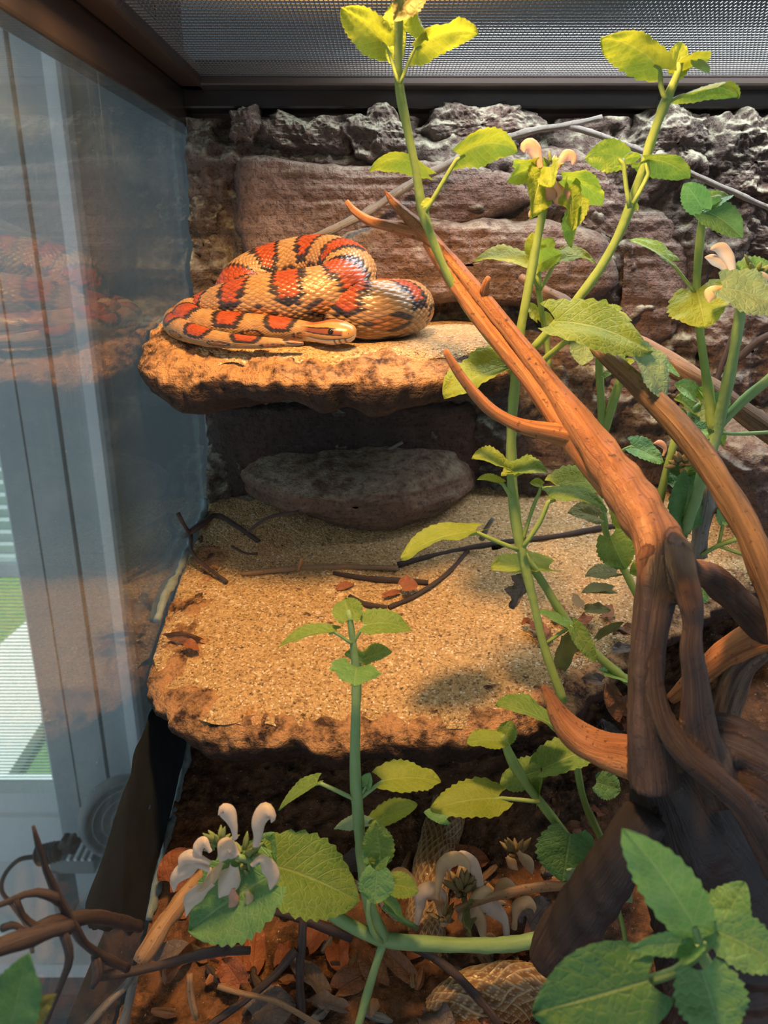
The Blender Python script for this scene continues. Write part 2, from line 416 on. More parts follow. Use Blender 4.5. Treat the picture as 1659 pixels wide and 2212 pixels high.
scr = struct('insect_screen', [(-1.26, -0.568, YW+0.034, YW+0.036, Z(-0.885+0.0065*k), Z(-0.885+0.0065*k+0.0016)) for k in range(64)], M['trim'], win)
scr['kind'] = 'stuff'
lab(struct('trim_2', [(-1.32, -0.38, YW-0.22, YW, Z(-1.045), Z(-1.02))], M['white']), 'white window sill')
# blind
bt = m_trans('blind_fabric', (0.72, 0.79, 0.82), 0.6, 0.8)
bl = empty('window_blind', (-0.9, YW+0.02, Z(-0.47)), 'pale grey blind drawn down over the upper window', 'blind')
n = 60
zz = np.linspace(Z(-0.465), Z(0.74), n*2+1)
yy = YW+0.015+0.006*(np.arange(n*2+1) % 2)
v = np.concatenate([np.stack([np.full_like(zz, x), yy, zz], 1) for x in (-1.255, -0.562)])
mk('blind_fabric', v, grid_faces(2, n*2+1), bt, bl, False)
mk('bottom_rail', *box(-1.257, -0.563, YW+0.008, YW+0.030, Z(-0.482), Z(-0.462)), M['white'], bl, False)
# garden
def m_lawn():
    t = NT('lawn'); co = t.coord()
    c = t.ramp(t.noise(co, 60, 6, 0.7), [(0.3, (0.08, 0.20, 0.045)), (0.7, (0.22, 0.42, 0.10))])
    return t.done(t.bsdf(c, 0.9, t.bump(t.noise(co, 200, 3), 0.6, 0.02), 0.2))
g = 40
xs = np.linspace(-6, 3, g); ys = np.linspace(1.22, 10, g)
gx, gy = np.meshgrid(xs, ys)
gv = np.stack([gx, gy, -0.16+0.02*vn(np.stack([gx*1.5, gy*1.5, gx*0], -1))], -1).reshape(-1, 3)
tag(mk('lawn', gv, grid_faces(g, g), m_lawn()), 'green lawn in the garden seen through the window', 'lawn', kind='stuff')
def ground_pt(u, v, z):
    r = ray(u, v); k = (z-CZ)/r[2]; return np.array([r[0]*k, r[1]*k, z])
pts = [ground_pt(70, 1330, -0.12), ground_pt(90, 1560, -0.12), ground_pt(-40, 1760, -0.12), ground_pt(-260, 1760, -0.12), ground_pt(-160, 1420, -0.12), ground_pt(-10, 1400, -0.12)]
pv = pts + [p - np.array([0, 0, 0.05]) for p in pts]; k = len(pts)
pf = [tuple(range(k)), tuple(range(2*k-1, k-1, -1))] + [(i, i+k, (i+1) % k+k, (i+1) % k) for i in range(k)]
tag(mk('garden_path', pv, pf, m_plain('concrete', (0.72, 0.70, 0.66), 0.8, 0.2, 0, 0.08), None, False), 'pale concrete path crossing the lawn outside', 'path')

# clip fan on the sill
fx, fz = -0.49, Z(-0.90)
fan = empty('clip_fan', (fx, 0.99, Z(-1.02)), 'small grey clip fan with black knob on the window sill', 'fan')
th = np.linspace(0, 2*math.pi, 40, endpoint=False)
c0 = P(262, 1762, 0.98)
prof = [(0.000, 0.012), (0.030, 0.014), (0.052, 0.010), (0.058, 0.004), (0.060, -0.006), (0.057, -0.016), (0.040, -0.022), (0.0, -0.024)]
def lathe(c, axis, prof, seg=40):
    axis = nrm(np.asarray(axis, float)); a = nrm(np.cross(axis, [0.1, 0.2, 1.0])); b = np.cross(axis, a)
    t = np.linspace(0, 2*math.pi, seg, endpoint=False)
    v = np.concatenate([np.asarray(c)[None] + r*(np.cos(t)[:, None]*a + np.sin(t)[:, None]*b) + h*axis for r, h in prof])
    return v, grid_faces(len(prof), seg, True)
fax = np.array([0.55, -0.8, 0.15])
mk('housing', *lathe(c0, fax, [(0.0, -0.02), (0.045, -0.02), (0.062, -0.012), (0.064, 0.0), (0.062, 0.012), (0.056, 0.014), (0.054, 0.004)]), M['grey_pl'], fan)
for k in range(3):
    t = 0.018+0.014*k
    mk('grille_ring', *lathe(c0+0.011*nrm(fax), fax, [(t-0.0007, 0.0), (t, 0.0012), (t+0.0007, 0.0)], 32), M['trim'], fan)
mk('hub', *lathe(c0+0.012*nrm(fax), fax, [(0.0, 0.005), (0.010, 0.004), (0.013, 0.0)], 24), M['black'], fan)
V, Fc, U = tube([(*(c0-[0, 0, 0.055]), 0.008), (*P(222, 1838, 0.98), 0.008), (*P(210, 1852, 0.98), 0.010)], 8, 10)
mk('neck', V, Fc, M['grey_pl'], fan)
cb = P(175, 1845, 0.97)
bevel(mk('clamp', *box(cb[0]-0.040, cb[0]+0.030, 0.945, 0.995, cb[2]-0.016, cb[2]+0.010), M['grey_pl'], fan, False), 0.003)
for k in range(4):
    bevel(mk('clamp_rib', *box(cb[0]-0.012+0.011*k, cb[0]-0.007+0.011*k, 0.945, 0.995, cb[2]+0.009, cb[2]+0.014), M['white'], fan, False), 0.001)
bevel(mk('clamp_foot', *box(cb[0]-0.042, cb[0]-0.028, 0.94, 1.0, Z(-1.02), cb[2]-0.010), M['grey_pl'], fan, False), 0.003)
kp = P(152, 1820, 0.945)
t = np.linspace(0, 2*math.pi, 48, endpoint=False); rr = 0.014*(1+0.16*np.cos(6*t))
kv = np.concatenate([np.stack([kp[0]+rr*np.cos(t)*s, np.full_like(t, kp[1]+y), kp[2]+rr*np.sin(t)*s], 1) for s, y in ((0.001, -0.012), (0.85, -0.012), (1, -0.008), (1, 0.004), (0.8, 0.008))])
mk('knob', kv, grid_faces(5, 48, True), M['black'], fan)
# plug and cable beside it
pl = empty('usb_plug', P(80, 1850, 0.96), 'black ribbed plug with a thin cable hanging over the sill', 'plug')
a = P(78, 1850, 0.955); b = P(128, 1838, 0.955)
V, Fc, U = tube([(*a, 0.010), (*(a*0.6+b*0.4), 0.014), (*b, 0.015)], 10, 14); mk('plug_body', V, Fc, M['black'], pl)
for k in range(5):
    q = a + (b-a)*(0.15+0.16*k)
    V, Fc, U = tube([(*(q-(b-a)*0.03), 0.0158), (*(q+(b-a)*0.03), 0.0162)], 4, 14); mk('rib', V, Fc, M['black'], pl)
V, Fc, U = tube([(*P(78, 1850, 0.955), 0.004), (*P(40, 1858, 0.95), 0.0036), (*P(10, 1890, 0.94), 0.0034), (*P(4, 1925, 0.93), 0.0034), (*P(30, 1960, 0.92), 0.0034), (*P(62, 2010, 0.90), 0.0034), (*P(70, 2060, 0.88), 0.0034)], 50, 8)
mk('cable', V, Fc, M['black'], pl)

# ------------------------------------------------------------------ the tank
XL = -0.130
ZT = Z(0.078)
ZM = Z(0.1045)
tank = empty('terrarium', (0.17, 0.34, Z(-0.415)), 'large glass terrarium with a dark rim around the planted rock scene', 'terrarium')
side = mk('side_glass', *box(XL-0.005, XL, 0.085, 0.585, Z(-0.41), ZT+0.012), M['glass'], tank, False)
side['label'] = 'smeared side glass pane that mirrors the snake and ledges'
mk('base_pan', *box(XL-0.008, 0.56, 0.08, 0.60, Z(-0.425), Z(-0.405)), M['frame'], tank, False)
def m_board():
    t = NT('back_board'); co = t.coord()
    g = t.noise(t.mapped(co, (4, 4, 260)), 1.0, 4, 0.6)
    c = t.ramp(g, [(0.3, (0.055, 0.033, 0.027)), (0.7, (0.15, 0.092, 0.075))])
    return t.done(t.bsdf(c, 0.6, t.bump(g, 0.5, 0.001), 0.3))
mk('back_board', *box(XL, 0.56, 0.575, 0.59, Z(-0.41), Z(0.10)), m_board(), tank, False)
rim = [('rim_rail', (XL-0.012, XL+0.0012, 0.07, 0.60, ZT, ZM+0.012)), ('rim_rail', (XL-0.012, 0.57, 0.556, 0.60, Z(0.088), ZM+0.012)), ('rim_rail', (0.548, 0.57, 0.07, 0.60, ZT, ZM+0.012)), ('rim_rail', (XL-0.012, 0.57, 0.06, 0.085, ZT, ZM+0.012))]
for nme, b in rim: bevel(mk(nme, *box(*b), M['frame'], tank, False), 0.0015)
# grey silicone bead where glass and rock wall meet
zb = np.linspace(Z(-0.40), ZT, 60)
pp = np.stack([np.full(60, XL+0.001), 0.562+0.004*fbm(np.stack([zb*40, zb*0, zb*0], 1), 3), zb, 0.0022+0.0012*vn(np.stack([zb*90, zb*0+4, zb*0], 1))], 1)
V, Fc, U = tube(pp, 90, 8, 0.4, 300); mk('silicone_bead', V, Fc, M['silicone'], tank)
for pts in ([(444, 1078), (440, 1110), (418, 1160), (402, 1200), (384, 1240), (366, 1270), (352, 1300), (340, 1340)], [(412, 1560), (408, 1600), (400, 1650), (388, 1700), (374, 1760), (362, 1800), (352, 1850), (338, 1920), (322, 1985)], [(368, 690), (350, 705), (338, 735), (333, 770)]):
    w3 = np.array([on_glass(u, v, XL+0.0015) for u, v in pts])
    V, Fc, U = tube(np.column_stack([w3, 0.0022+0.0012*vn(w3*130)]), 70, 10, 0.8, 260, seed=len(pts)); mk('silicone_bead', V, Fc, M['silicone'], tank)
# dark foam smeared on the glass low down
fp = [(345, 1500), (322, 1530), (312, 1580), (288, 1620), (283, 1670), (262, 1720), (240, 1790), (222, 1850), (200, 1910), (180, 1962), (190, 2010), (310, 2010), (330, 1900), (360, 1790), (395, 1650), (410, 1570), (390, 1520)]
fp3 = np.array([on_glass(u, v, XL+0.0006) for u, v in fp])
def resample_closed(p, n, jit=0.0, fr=200):
    p = np.asarray(p, float); q = np.vstack([p, p[:1]])
    s = np.concatenate([[0], np.cumsum(np.linalg.norm(np.diff(q, axis=0), axis=1))])
    t = np.linspace(0, s[-1], n, endpoint=False)
    r = np.stack([np.interp(t, s, q[:, k]) for k in range(q.shape[1])], 1)
    for _ in range(max(1, n//60)):
        r = 0.25*np.roll(r, 1, 0)+0.5*r+0.25*np.roll(r, -1, 0)
    if jit:
        c = r.mean(0); d = nrm(r-c)
        r = r + d*(jit*fbm(np.hstack([r, np.zeros((n, 3-r.shape[1]))])*fr, 3))[:, None]
    return r
B = resample_closed(fp3, 140, 0.004, 90); B[:, 0] = XL+0.0006
c = B.mean(0)
rings = [c + (B-c)*t + np.array([0.0009*(1-t**8), 0, 0]) for t in np.linspace(0.02, 1, 14)]
fo = mk('foam_smear', np.concatenate(rings), grid_faces(14, 140, True), M['film'], tank)
fo['label'] = 'dark dried foam smear low on the side glass'

# screen lid
lid = empty('screen_lid', (0.21, 0.32, ZM), 'black wire screen lid with brown frame covering the tank', 'lid')
for b in [(XL+0.0016, XL+0.0155, 0.086, 0.5555, ZM-0.006, ZM+0.006), (XL+0.0016, 0.547, 0.541, 0.5555, ZM-0.006, ZM+0.006), (0.533, 0.547, 0.086, 0.541, ZM-0.006, ZM+0.006), (XL+0.0016, 0.547, 0.086, 0.10, ZM-0.006, ZM+0.006)]:
    bevel(mk('frame_bar', *box(*b), M['frame2'], lid, False), 0.0015)
pit = 0.0021; pity = 0.0050; wr = 0.00030
def wires(axis):
    V = []; Fc = []
    if axis == 'y':
        for x in np.arange(XL+0.0155, 0.534, pit):
            o = len(V)
            for y in (0.10, 0.541):
                for k in range(4): V.append((x+wr*math.cos(k*math.pi/2), y, ZM+0.0004+wr*math.sin(k*math.pi/2)))
            Fc += [(o+k, o+(k+1) % 4, o+4+(k+1) % 4, o+4+k) for k in range(4)]
    else:
        for y in np.arange(0.10, 0.5415, pity):
            o = len(V)
            for x in (XL+0.0155, 0.534):
                for k in range(4): V.append((x, y+wr*math.cos(k*math.pi/2), ZM-0.0004+wr*math.sin(k*math.pi/2)))
            Fc += [(o+k, o+(k+1) % 4, o+4+(k+1) % 4, o+4+k) for k in range(4)]
    return np.array(V), Fc
for ax in ('y', 'x'):
    o = mk('screen_wires', *wires(ax), M['wire'], lid, True); o['kind'] = 'stuff'

# heat lamp above the screen
hl = empty('heat_lamp', (LAMP.x, LAMP.y, ZM+0.008), 'warm heat lamp dome standing on the screen lid', 'lamp')
dome = [(0.090, -0.052), (0.088, -0.042), (0.080, -0.01), (0.060, 0.03), (0.036, 0.062), (0.022, 0.075), (0.022, 0.12), (0.0, 0.122)]
mk('dome', *lathe(np.array(LAMP), (0, 0, 1), dome, 48), m_plain('lamp_dome_steel', (0.55, 0.53, 0.50), 0.35, 0.5, 0.6), hl)
def m_emit(name, c, s):
    t = NT(name); e = t.n('ShaderNodeEmission'); e.inputs[0].default_value = (*c, 1); e.inputs[1].default_value = s
    return t.done(e.outputs[0])
mk('bulb', *lathe(np.array(LAMP)+[0, 0, 0.026], (0, 0, 1), [(0.0005, 0.0), (0.012, 0.002), (0.022, 0.010), (0.024, 0.022), (0.014, 0.04), (0.011, 0.05)], 24), m_emit('bulb_glow', (1, 0.6, 0.25), 6), hl)
for k in range(3):
    a = 2*math.pi*k/3+0.5; q = np.array([LAMP.x+0.088*math.cos(a), LAMP.y+0.088*math.sin(a), 0])
    V, Fc, U = tube([[q[0], q[1], ZM+0.0012, 0.003], [q[0], q[1], LAMP.z-0.046, 0.003]], 5, 8); mk('guard_foot', V, Fc, M['black'], hl)
sl = empty('strip_lamp', (0.215, 0.485, ZM+0.02), 'long white strip lamp hood lying on the screen lid', 'lamp')
bevel(mk('hood', *box(XL+0.002, 0.546, 0.455, 0.515, Z(0.153), Z(0.185)), M['frame'], sl, False), 0.004)
for x in (XL+0.003, 0.536): bevel(mk('hood_foot', *box(x, x+0.01, 0.457, 0.513, ZM+0.006, Z(0.153)), M['frame'], sl, False), 0.001)
# cabinet under the tank
cab = lab(struct('tank_stand', [(-0.185, 0.60, 0.03, 0.66, Z(-0.455), Z(-0.425)), (-0.175, 0.59, 0.04, 0.65, 0.0, Z(-0.455))], M['frame2'], kind=None), 'dark brown cabinet under the terrarium')
cab['category'] = 'cabinet'
# ------------------------------------------------------------------ rock wall
rw = empty('rock_wall', (0.18, 0.56, Z(-0.405)), 'carved brown rock backdrop with craggy slabs and two jutting ledges', 'rock wall')
nx, nz = 330, 260
xs = np.linspace(XL+0.0015, 0.54, nx); zs = np.linspace(Z(-0.40), Z(0.083), nz)
gx, gz = np.meshgrid(xs, zs)
p = np.stack([gx, gz*0, gz], -1)
lay = np.stack([gx*6, gz*0, gz*22], -1)
dy = 0.012*ridge(lay*1.0+5, 3) + 0.017*ridge(p*27, 5) + 0.006*ridge(p*100, 3)
y = 0.553 - dy*1.0
# the board shows above the ragged top and at the left corner
top = sst(gz, Z(0.055), Z(0.078))*(0.5+0.5*sst(fbm(p*40+3, 2), -0.2, 0.25))
y = y + top*0.03
mk('wall_face', np.stack([gx, np.minimum(y, 0.574), gz], -1).reshape(-1, 3), grid_faces(nz, nx), M['crag'], rw)
def slab(name, poly, Yf, Yb, mat, parent, power=6, rough=0.003, rfreq=60, seed=0, N=190, R=44, ridg=0.0, dome=0.0015, hf=0.0011):
    b = np.array([P(u, v, Yf) for u, v in poly])
    b = resample_closed(b, N, rough*1.6, rfreq*1.3)
    c = b.mean(0)
    ts = np.linspace(0.01, 1, R)**0.8
    rows = []
    for t in ts:
        r = c + (b-c)*t
        r[:, 1] = Yf + dome*t*t + (Yb-Yf)*0.55*t**(power*2.2)
        rows.append(r)
    for k in (0.62, 0.75, 0.9, 1.0):
        r = c + (b-c)*(1.0-0.03*(k-0.6)); r[:, 1] = Yf + dome + (Yb-Yf)*k; rows.append(r)
    v = np.concatenate(rows)
    nv = fbm(v*rfreq + seed*3.1, 4)*rough + hf*fbm(v*260+seed, 3) + 0.0016*ridge(v*np.array([35, 35, 75])+seed*1.9, 3)
    if ridg: nv = nv + 1.8*ridg*ridge(v*rfreq*0.75+seed, 5)
    lay = 0.0012*vn(np.stack([v[:, 0]*20+seed, v[:, 1]*20, v[:, 2]*320], 1))
    d = nrm(v-(c+np.array([0, 0.09, 0])))
    v = v + d*(nv+lay)[:, None]
    v[:, 1] = np.maximum(v[:, 1], Yf-0.014)
    v[:, 0] = np.maximum(v[:, 0], XL+0.001)
    return mk(name, v, grid_faces(R+4, N, True), mat, parent)
S = [
 ('slab', [(490, 350), (510, 332), (560, 328), (640, 338), (720, 348), (820, 352), (960, 335), (1060, 345), (1150, 380), (1180, 430), (1080, 480), (900, 500), (760, 540), (700, 600), (640, 660), (560, 650), (520, 580), (497, 470)], 0.528, 0.575, 9, 0.0025, 0.0),
 ('slab', [(650, 570), (690, 520), (740, 495), (830, 470), (960, 462), (1080, 472), (1200, 468), (1300, 490), (1362, 540), (1372, 600), (1335, 645), (1200, 672), (1000, 662), (850, 655), (700, 660)], 0.513, 0.575, 7, 0.003, 0.0),
 ('slab', [(1120, 345), (1180, 305), (1270, 318), (1330, 372), (1400, 430), (1480, 470), (1512, 560), (1503, 660), (1470, 750), (1380, 780), (1340, 700), (1372, 560), (1290, 480), (1190, 450)], 0.537, 0.575, 6, 0.003, 0.0),
 ('slab', [(1090, 700), (1200, 690), (1330, 720), (1440, 770), (1490, 830), (1450, 900), (1250, 905), (1120, 890)], 0.540, 0.575, 5, 0.004, 0.003),
 ('slab', [(1040, 905), (1200, 915), (1450, 905), (1510, 990), (1470, 1060), (1250, 1050), (1060, 1040)], 0.545, 0.575, 5, 0.004, 0.003),
 ('slab', [(1500, 690), (1590, 650), (1720, 660), (1740, 800), (1650, 870), (1530, 850)], 0.53, 0.575, 5, 0.005, 0.004),
 ('slab', [(1555, 980), (1640, 930), (1760, 940), (1790, 1120), (1720, 1240), (1640, 1190), (1580, 1090)], 0.47, 0.575, 4, 0.005, 0.003),
 ('crag', [(478, 300), (490, 235), (515, 212), (548, 222), (560, 270), (545, 320), (500, 330)], 0.540, 0.58, 3, 0.006, 0.004),
 ('crag', [(530, 262), (600, 235), (690, 250), (770, 275), (770, 335), (690, 345), (600, 325), (545, 300)], 0.545, 0.58, 3, 0.006, 0.006),
 ('crag', [(735, 250), (790, 228), (850, 240), (905, 290), (890, 345), (800, 350), (745, 320)], 0.542, 0.58, 3, 0.006, 0.006),
 ('crag', [(890, 280), (960, 225), (1060, 215), (1140, 230), (1180, 280), (1110, 330), (980, 335)], 0.548, 0.58, 3, 0.006, 0.006),
 ('crag', [(1340, 330), (1390, 260), (1470, 230), (1540, 260), (1550, 340), (1480, 400), (1390, 390)], 0.543, 0.58, 3, 0.007, 0.006),
 ('crag', [(1520, 290), (1590, 240), (1700, 250), (1740, 380), (1680, 470), (1570, 440), (1520, 370)], 0.535, 0.58, 3, 0.007, 0.007),
 ('crag', [(1420, 430), (1500, 400), (1640, 470), (1720, 560), (1660, 640), (1540, 600), (1480, 510)], 0.545, 0.58, 3, 0.007, 0.007),
 ('crag', [(402, 400), (440, 385), (480, 430), (498, 560), (480, 650), (420, 650), (405, 540)], 0.550, 0.58, 3, 0.006, 0.006),
 ('cave_shade', [(430, 880), (700, 870), (1040, 870), (1060, 960), (1050, 1040), (800, 1060), (470, 1090), (440, 1000)], 0.535, 0.58, 8, 0.002, 0.0),  # dark slab added where the recess lies in shadow
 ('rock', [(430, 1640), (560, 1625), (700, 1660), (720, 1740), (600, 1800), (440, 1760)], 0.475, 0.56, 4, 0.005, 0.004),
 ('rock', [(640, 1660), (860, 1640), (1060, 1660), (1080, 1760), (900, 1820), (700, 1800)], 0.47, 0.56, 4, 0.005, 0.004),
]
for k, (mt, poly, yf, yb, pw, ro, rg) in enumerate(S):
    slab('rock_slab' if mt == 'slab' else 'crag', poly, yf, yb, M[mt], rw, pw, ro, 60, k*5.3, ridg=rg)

# ledges: outline in plan, a top height, a rounded lip and an underside
def plane_pt(u, v, z0, k):
    # plan point where the pixel ray meets z = z0 + k*y
    r = ray(u, v); t = z0/(r[2]-k*r[1]); return np.array([r[0]*t, r[1]*t])
def ledge(name, plan, topz, lip, mat, sand_mat, sand_name, sand_label, seed, lab_l, cut, N=420, R=60):
    b = resample_closed(np.asarray(plan), N, 0.004, 45)
    c = np.array([b[:, 0].mean(), b[:, 1].mean()])
    rows = []
    for t in np.linspace(0.01, 1, R)**0.75:
        q = c + (b-c)*t
        rows.append(np.column_stack([q, topz(q[:, 0], q[:, 1]) - 0.004*t**14]))
    d = nrm(b-c)
    lipn = 1+0.5*fbm(np.column_stack([b*38+seed, b[:, :1]*0]), 3)
    for o, dz in lip:
        q = b + d*o
        rows.append(np.column_stack([q, topz(b[:, 0], b[:, 1]) - 0.004 + dz*lipn]))
    v = np.concatenate(rows)
    k = fbm(v*55+seed, 4)*0.0050 + 0.0032*ridge(v*140+seed, 4)
    edge = np.concatenate([np.full(N, 0.25+0.75*sst(np.array(t), 0.75, 1.0)) for t in np.linspace(0.01, 1, R)**0.75] + [np.full(N, 1.3)]*len(lip))
    dirn = np.concatenate([np.tile([0.0, 0, 1.0], (N*R, 1))] + [np.column_stack([d*0.9, np.full(N, 0.2)])]*len(lip))
    v = v + dirn*(k*edge)[:, None]
    v[:, 0] = np.maximum(v[:, 0], XL+0.0008)
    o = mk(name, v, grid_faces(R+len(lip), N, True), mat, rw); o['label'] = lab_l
    # sand drifted on top, thinning out to a ragged edge
    R2 = 90; N2 = 400
    b2 = resample_closed(b, N2)
    rows = []; 
    for t in np.linspace(0.01, 1.0, R2)**0.8:
        q = c + (b2-c)*t
        z = topz(q[:, 0], q[:, 1]) - 0.004*t**14
        p3 = np.column_stack([q, q[:, :1]*0])
        h = 0.0062*(1-sst(np.full(N2, t)+0.10*fbm(p3*30+seed, 4)+0.05*fbm(p3*120, 3), cut, cut+0.13)) - 0.0035
        rows.append(np.column_stack([q, z + h + 0.0010*fbm(p3*130+seed, 3) + 0.0016*fbm(p3*28, 2)]))
    v = np.concatenate(rows); v[:, 0] = np.maximum(v[:, 0], XL+0.0010)
    s = mk(sand_name, v, grid_faces(R2, N2, True), sand_mat)
    tag(s, sand_label, 'sand', kind='stuff')
    return o
# upper basking ledge
ZU = -0.0475
def up_top(x, y): return Z(ZU) - 0.10*np.maximum(0, 0.415-y) + 0.006*sst(x, -0.10, -0.13)
def pu(u, v, z=ZU): r = ray(u, v); t = z/r[2]; return (r[0]*t, r[1]*t)
plan = [(XL-0.004, 0.57), (XL-0.004, 0.445), (XL+0.004, 0.418), (-0.108, 0.399), (-0.07, 0.389), (-0.03, 0.386), (0.0, 0.389), (0.03, 0.396), (0.055, 0.404), (0.068, 0.424), (0.072, 0.47), (0.07, 0.57)]
lipU = [(0.003, -0.002), (0.006, -0.0045), (0.0085, -0.0075), (0.0088, -0.0105), (0.0078, -0.0135), (0.006, -0.017), (0.002, -0.020), (-0.010, -0.022), (-0.03, -0.022), (-0.07, -0.023)]
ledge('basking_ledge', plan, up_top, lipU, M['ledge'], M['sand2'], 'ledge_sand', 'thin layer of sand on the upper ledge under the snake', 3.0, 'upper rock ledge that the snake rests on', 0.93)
# lower sand ledge
def lo_top(x, y): return Z(-0.303 + 0.24*y)
lowpx = [(328, 1420), (345, 1480), (400, 1530), (470, 1560), (560, 1560), (650, 1565), (760, 1570), (880, 1575), (1000, 1560), (1100, 1545), (1200, 1510), (1290, 1450), (1350, 1390), (1420, 1340), (1520, 1290), (1620, 1245), (1760, 1240)]
plan2 = [(XL-0.003, 0.57)] + [(XL-0.003, 0.39)] + [tuple(plane_pt(u, v, -0.303, 0.24)) for u, v in lowpx] + [(0.34, 0.57)]
lipL = [(0.002, -0.002), (0.004, -0.0045), (0.0052, -0.0075), (0.0048, -0.011), (0.003, -0.0145), (0.0, -0.018), (-0.006, -0.022), (-0.016, -0.026), (-0.035, -0.030), (-0.07, -0.035)]
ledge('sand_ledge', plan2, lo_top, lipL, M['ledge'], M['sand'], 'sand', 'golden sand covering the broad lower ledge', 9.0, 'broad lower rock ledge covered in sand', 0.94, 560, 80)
# rounded boulder at the back of the sand
bo = [(468, 1085), (492, 1050), (600, 1022), (760, 1012), (900, 1010), (1000, 1022), (1043, 1062), (1042, 1115), (990, 1158), (900, 1196), (800, 1206), (700, 1185), (600, 1150), (510, 1130)]
o = slab('boulder', bo, 0.478, 0.56, M['boulder'], None, 1.6, 0.003, 40, 44, 170, 40, dome=0.02)
tag(o, 'low rounded boulder in shade at the back of the sand', 'boulder')

# ------------------------------------------------------------------ ground of the tank
def floor_z(x, y):
    return Z(-0.352) + 0.36*np.maximum(0, y-0.315) + 0.05*sst(x, 0.14, 0.32)*sst(y, 0.22, 0.34)
nx, ny = 260, 190
xs = np.linspace(XL+0.001, 0.54, nx); ys = np.linspace(0.09, 0.57, ny)
gx, gy = np.meshgrid(xs, ys)
p = np.stack([gx, gy, gx*0], -1)
z = floor_z(gx, gy) + 0.006*fbm(p*22, 3) + 0.005*np.abs(fbm(p*90, 3)) + 0.0025*ridge(p*240, 2)
def m_soil():
    t = NT('soil'); co = t.coord()
    c = t.ramp(t.noise(co, 130, 5, 0.7), [(0.34, (0.022, 0.014, 0.010)), (0.50, (0.10, 0.050, 0.027)), (0.66, (0.27, 0.13, 0.06)), (0.8, (0.36, 0.22, 0.11))])
    c = t.mix(t.ramp(t.noise(co, 22, 3), [(0.45, (0, 0, 0)), (0.6, (0.7, 0.7, 0.7))]), c, (0.24, 0.11, 0.052))
    c = t.mix(t.ramp(t.noise(co, 500, 2), [(0.68, (0, 0, 0)), (0.74, (1, 1, 1))]), c, (0.50, 0.38, 0.22))
    return t.done(t.bsdf(c, 0.8, t.bump(t.noise(co, 220, 4, 0.7), 1.0, 0.003), 0.3))
tag(mk('soil', np.stack([gx, gy, z], -1).reshape(-1, 3), grid_faces(ny, nx), m_soil()), 'dark loose soil and fibre covering the tank bottom', 'soil', kind='stuff')
def floor_hit(u, v):
    r = ray(u, v); k = 0.1
    for _ in range(400):
        if CZ + r[2]*k <= floor_z(np.array(r[0]*k), np.array(r[1]*k)) + 0.003: break
        k += 0.001
    return np.array([r[0]*k, r[1]*k, CZ + r[2]*k])
# ------------------------------------------------------------------ snake
def hash2(a, b): return (np.sin(a*127.1 + b*311.7)*43758.5453) % 1.0
def scaly(ctrl, ls_k, rows, seg, dorsal, step, amp, flatten=0.92):
    # ctrl rows: x, y, z, width radius, height radius
    L = np.linalg.norm(np.diff(np.asarray(ctrl)[:, :3], axis=0), axis=1).sum()
    c, s = smooth_path(ctrl, int(L*1.06/step))
    ra = np.maximum(c[:, 3], 2e-4); rb = np.maximum(c[:, 4], 2e-4); ctr = c[:, :3]
    T = nrm(np.gradient(ctr, axis=0))
    up = np.asarray(dorsal, float); up = np.broadcast_to(up, T.shape)
    B = nrm(up - T*(up*T).sum(1, keepdims=True)); A = np.cross(T, B)
    th = np.linspace(-math.pi, math.pi, seg, endpoint=False)      # 0 = dorsal
    rr = np.maximum(0.5*(ra+rb), 0.0022)
    b = np.concatenate([[0], np.cumsum(np.diff(s)/(ls_k*0.5*(rr[1:]+rr[:-1])))])
    a = th/(2*math.pi)*rows
    pp = a[None] + b[:, None]; qq = a[None] - b[:, None]
    ip = np.floor(pp); iq = np.floor(qq); fp = pp-ip; fq = qq-iq
    edge = np.minimum(np.minimum(fp, 1-fp), np.minimum(fq, 1-fq))
    ac = ((ip+0.5)+(iq+0.5))/2; bc = ((ip+0.5)-(iq+0.5))/2
    ac = (ac + rows/2) % rows - rows/2
    thc = ac/rows*2*math.pi
    sc = np.interp(bc.ravel(), b, s).reshape(bc.shape)
    hgt = sst(edge, 0.0, 0.26)
    v = ctr[:, None] + (ra[:, None]*np.sin(th)[None])[..., None]*A[:, None] + (rb[:, None]*np.cos(th)[None])[..., None]*B[:, None]
    belly = sst(np.abs(th), 2.25, 2.5)[None]
    n = nrm(v-ctr[:, None])
    k = np.minimum(1, rr/0.012)[:, None]
    v = v + n*(amp*k*(hgt-0.5)*(1-belly))[..., None]
    return v, s, th, thc, sc, edge, hash2(ip, iq), belly, ctr, T, A, B, ra, rb
def sk(u, v, Y, r, rh=None):
    q = P(u, v, Y); return [q[0], q[1], q[2], r, rh if rh is not None else r*0.95]
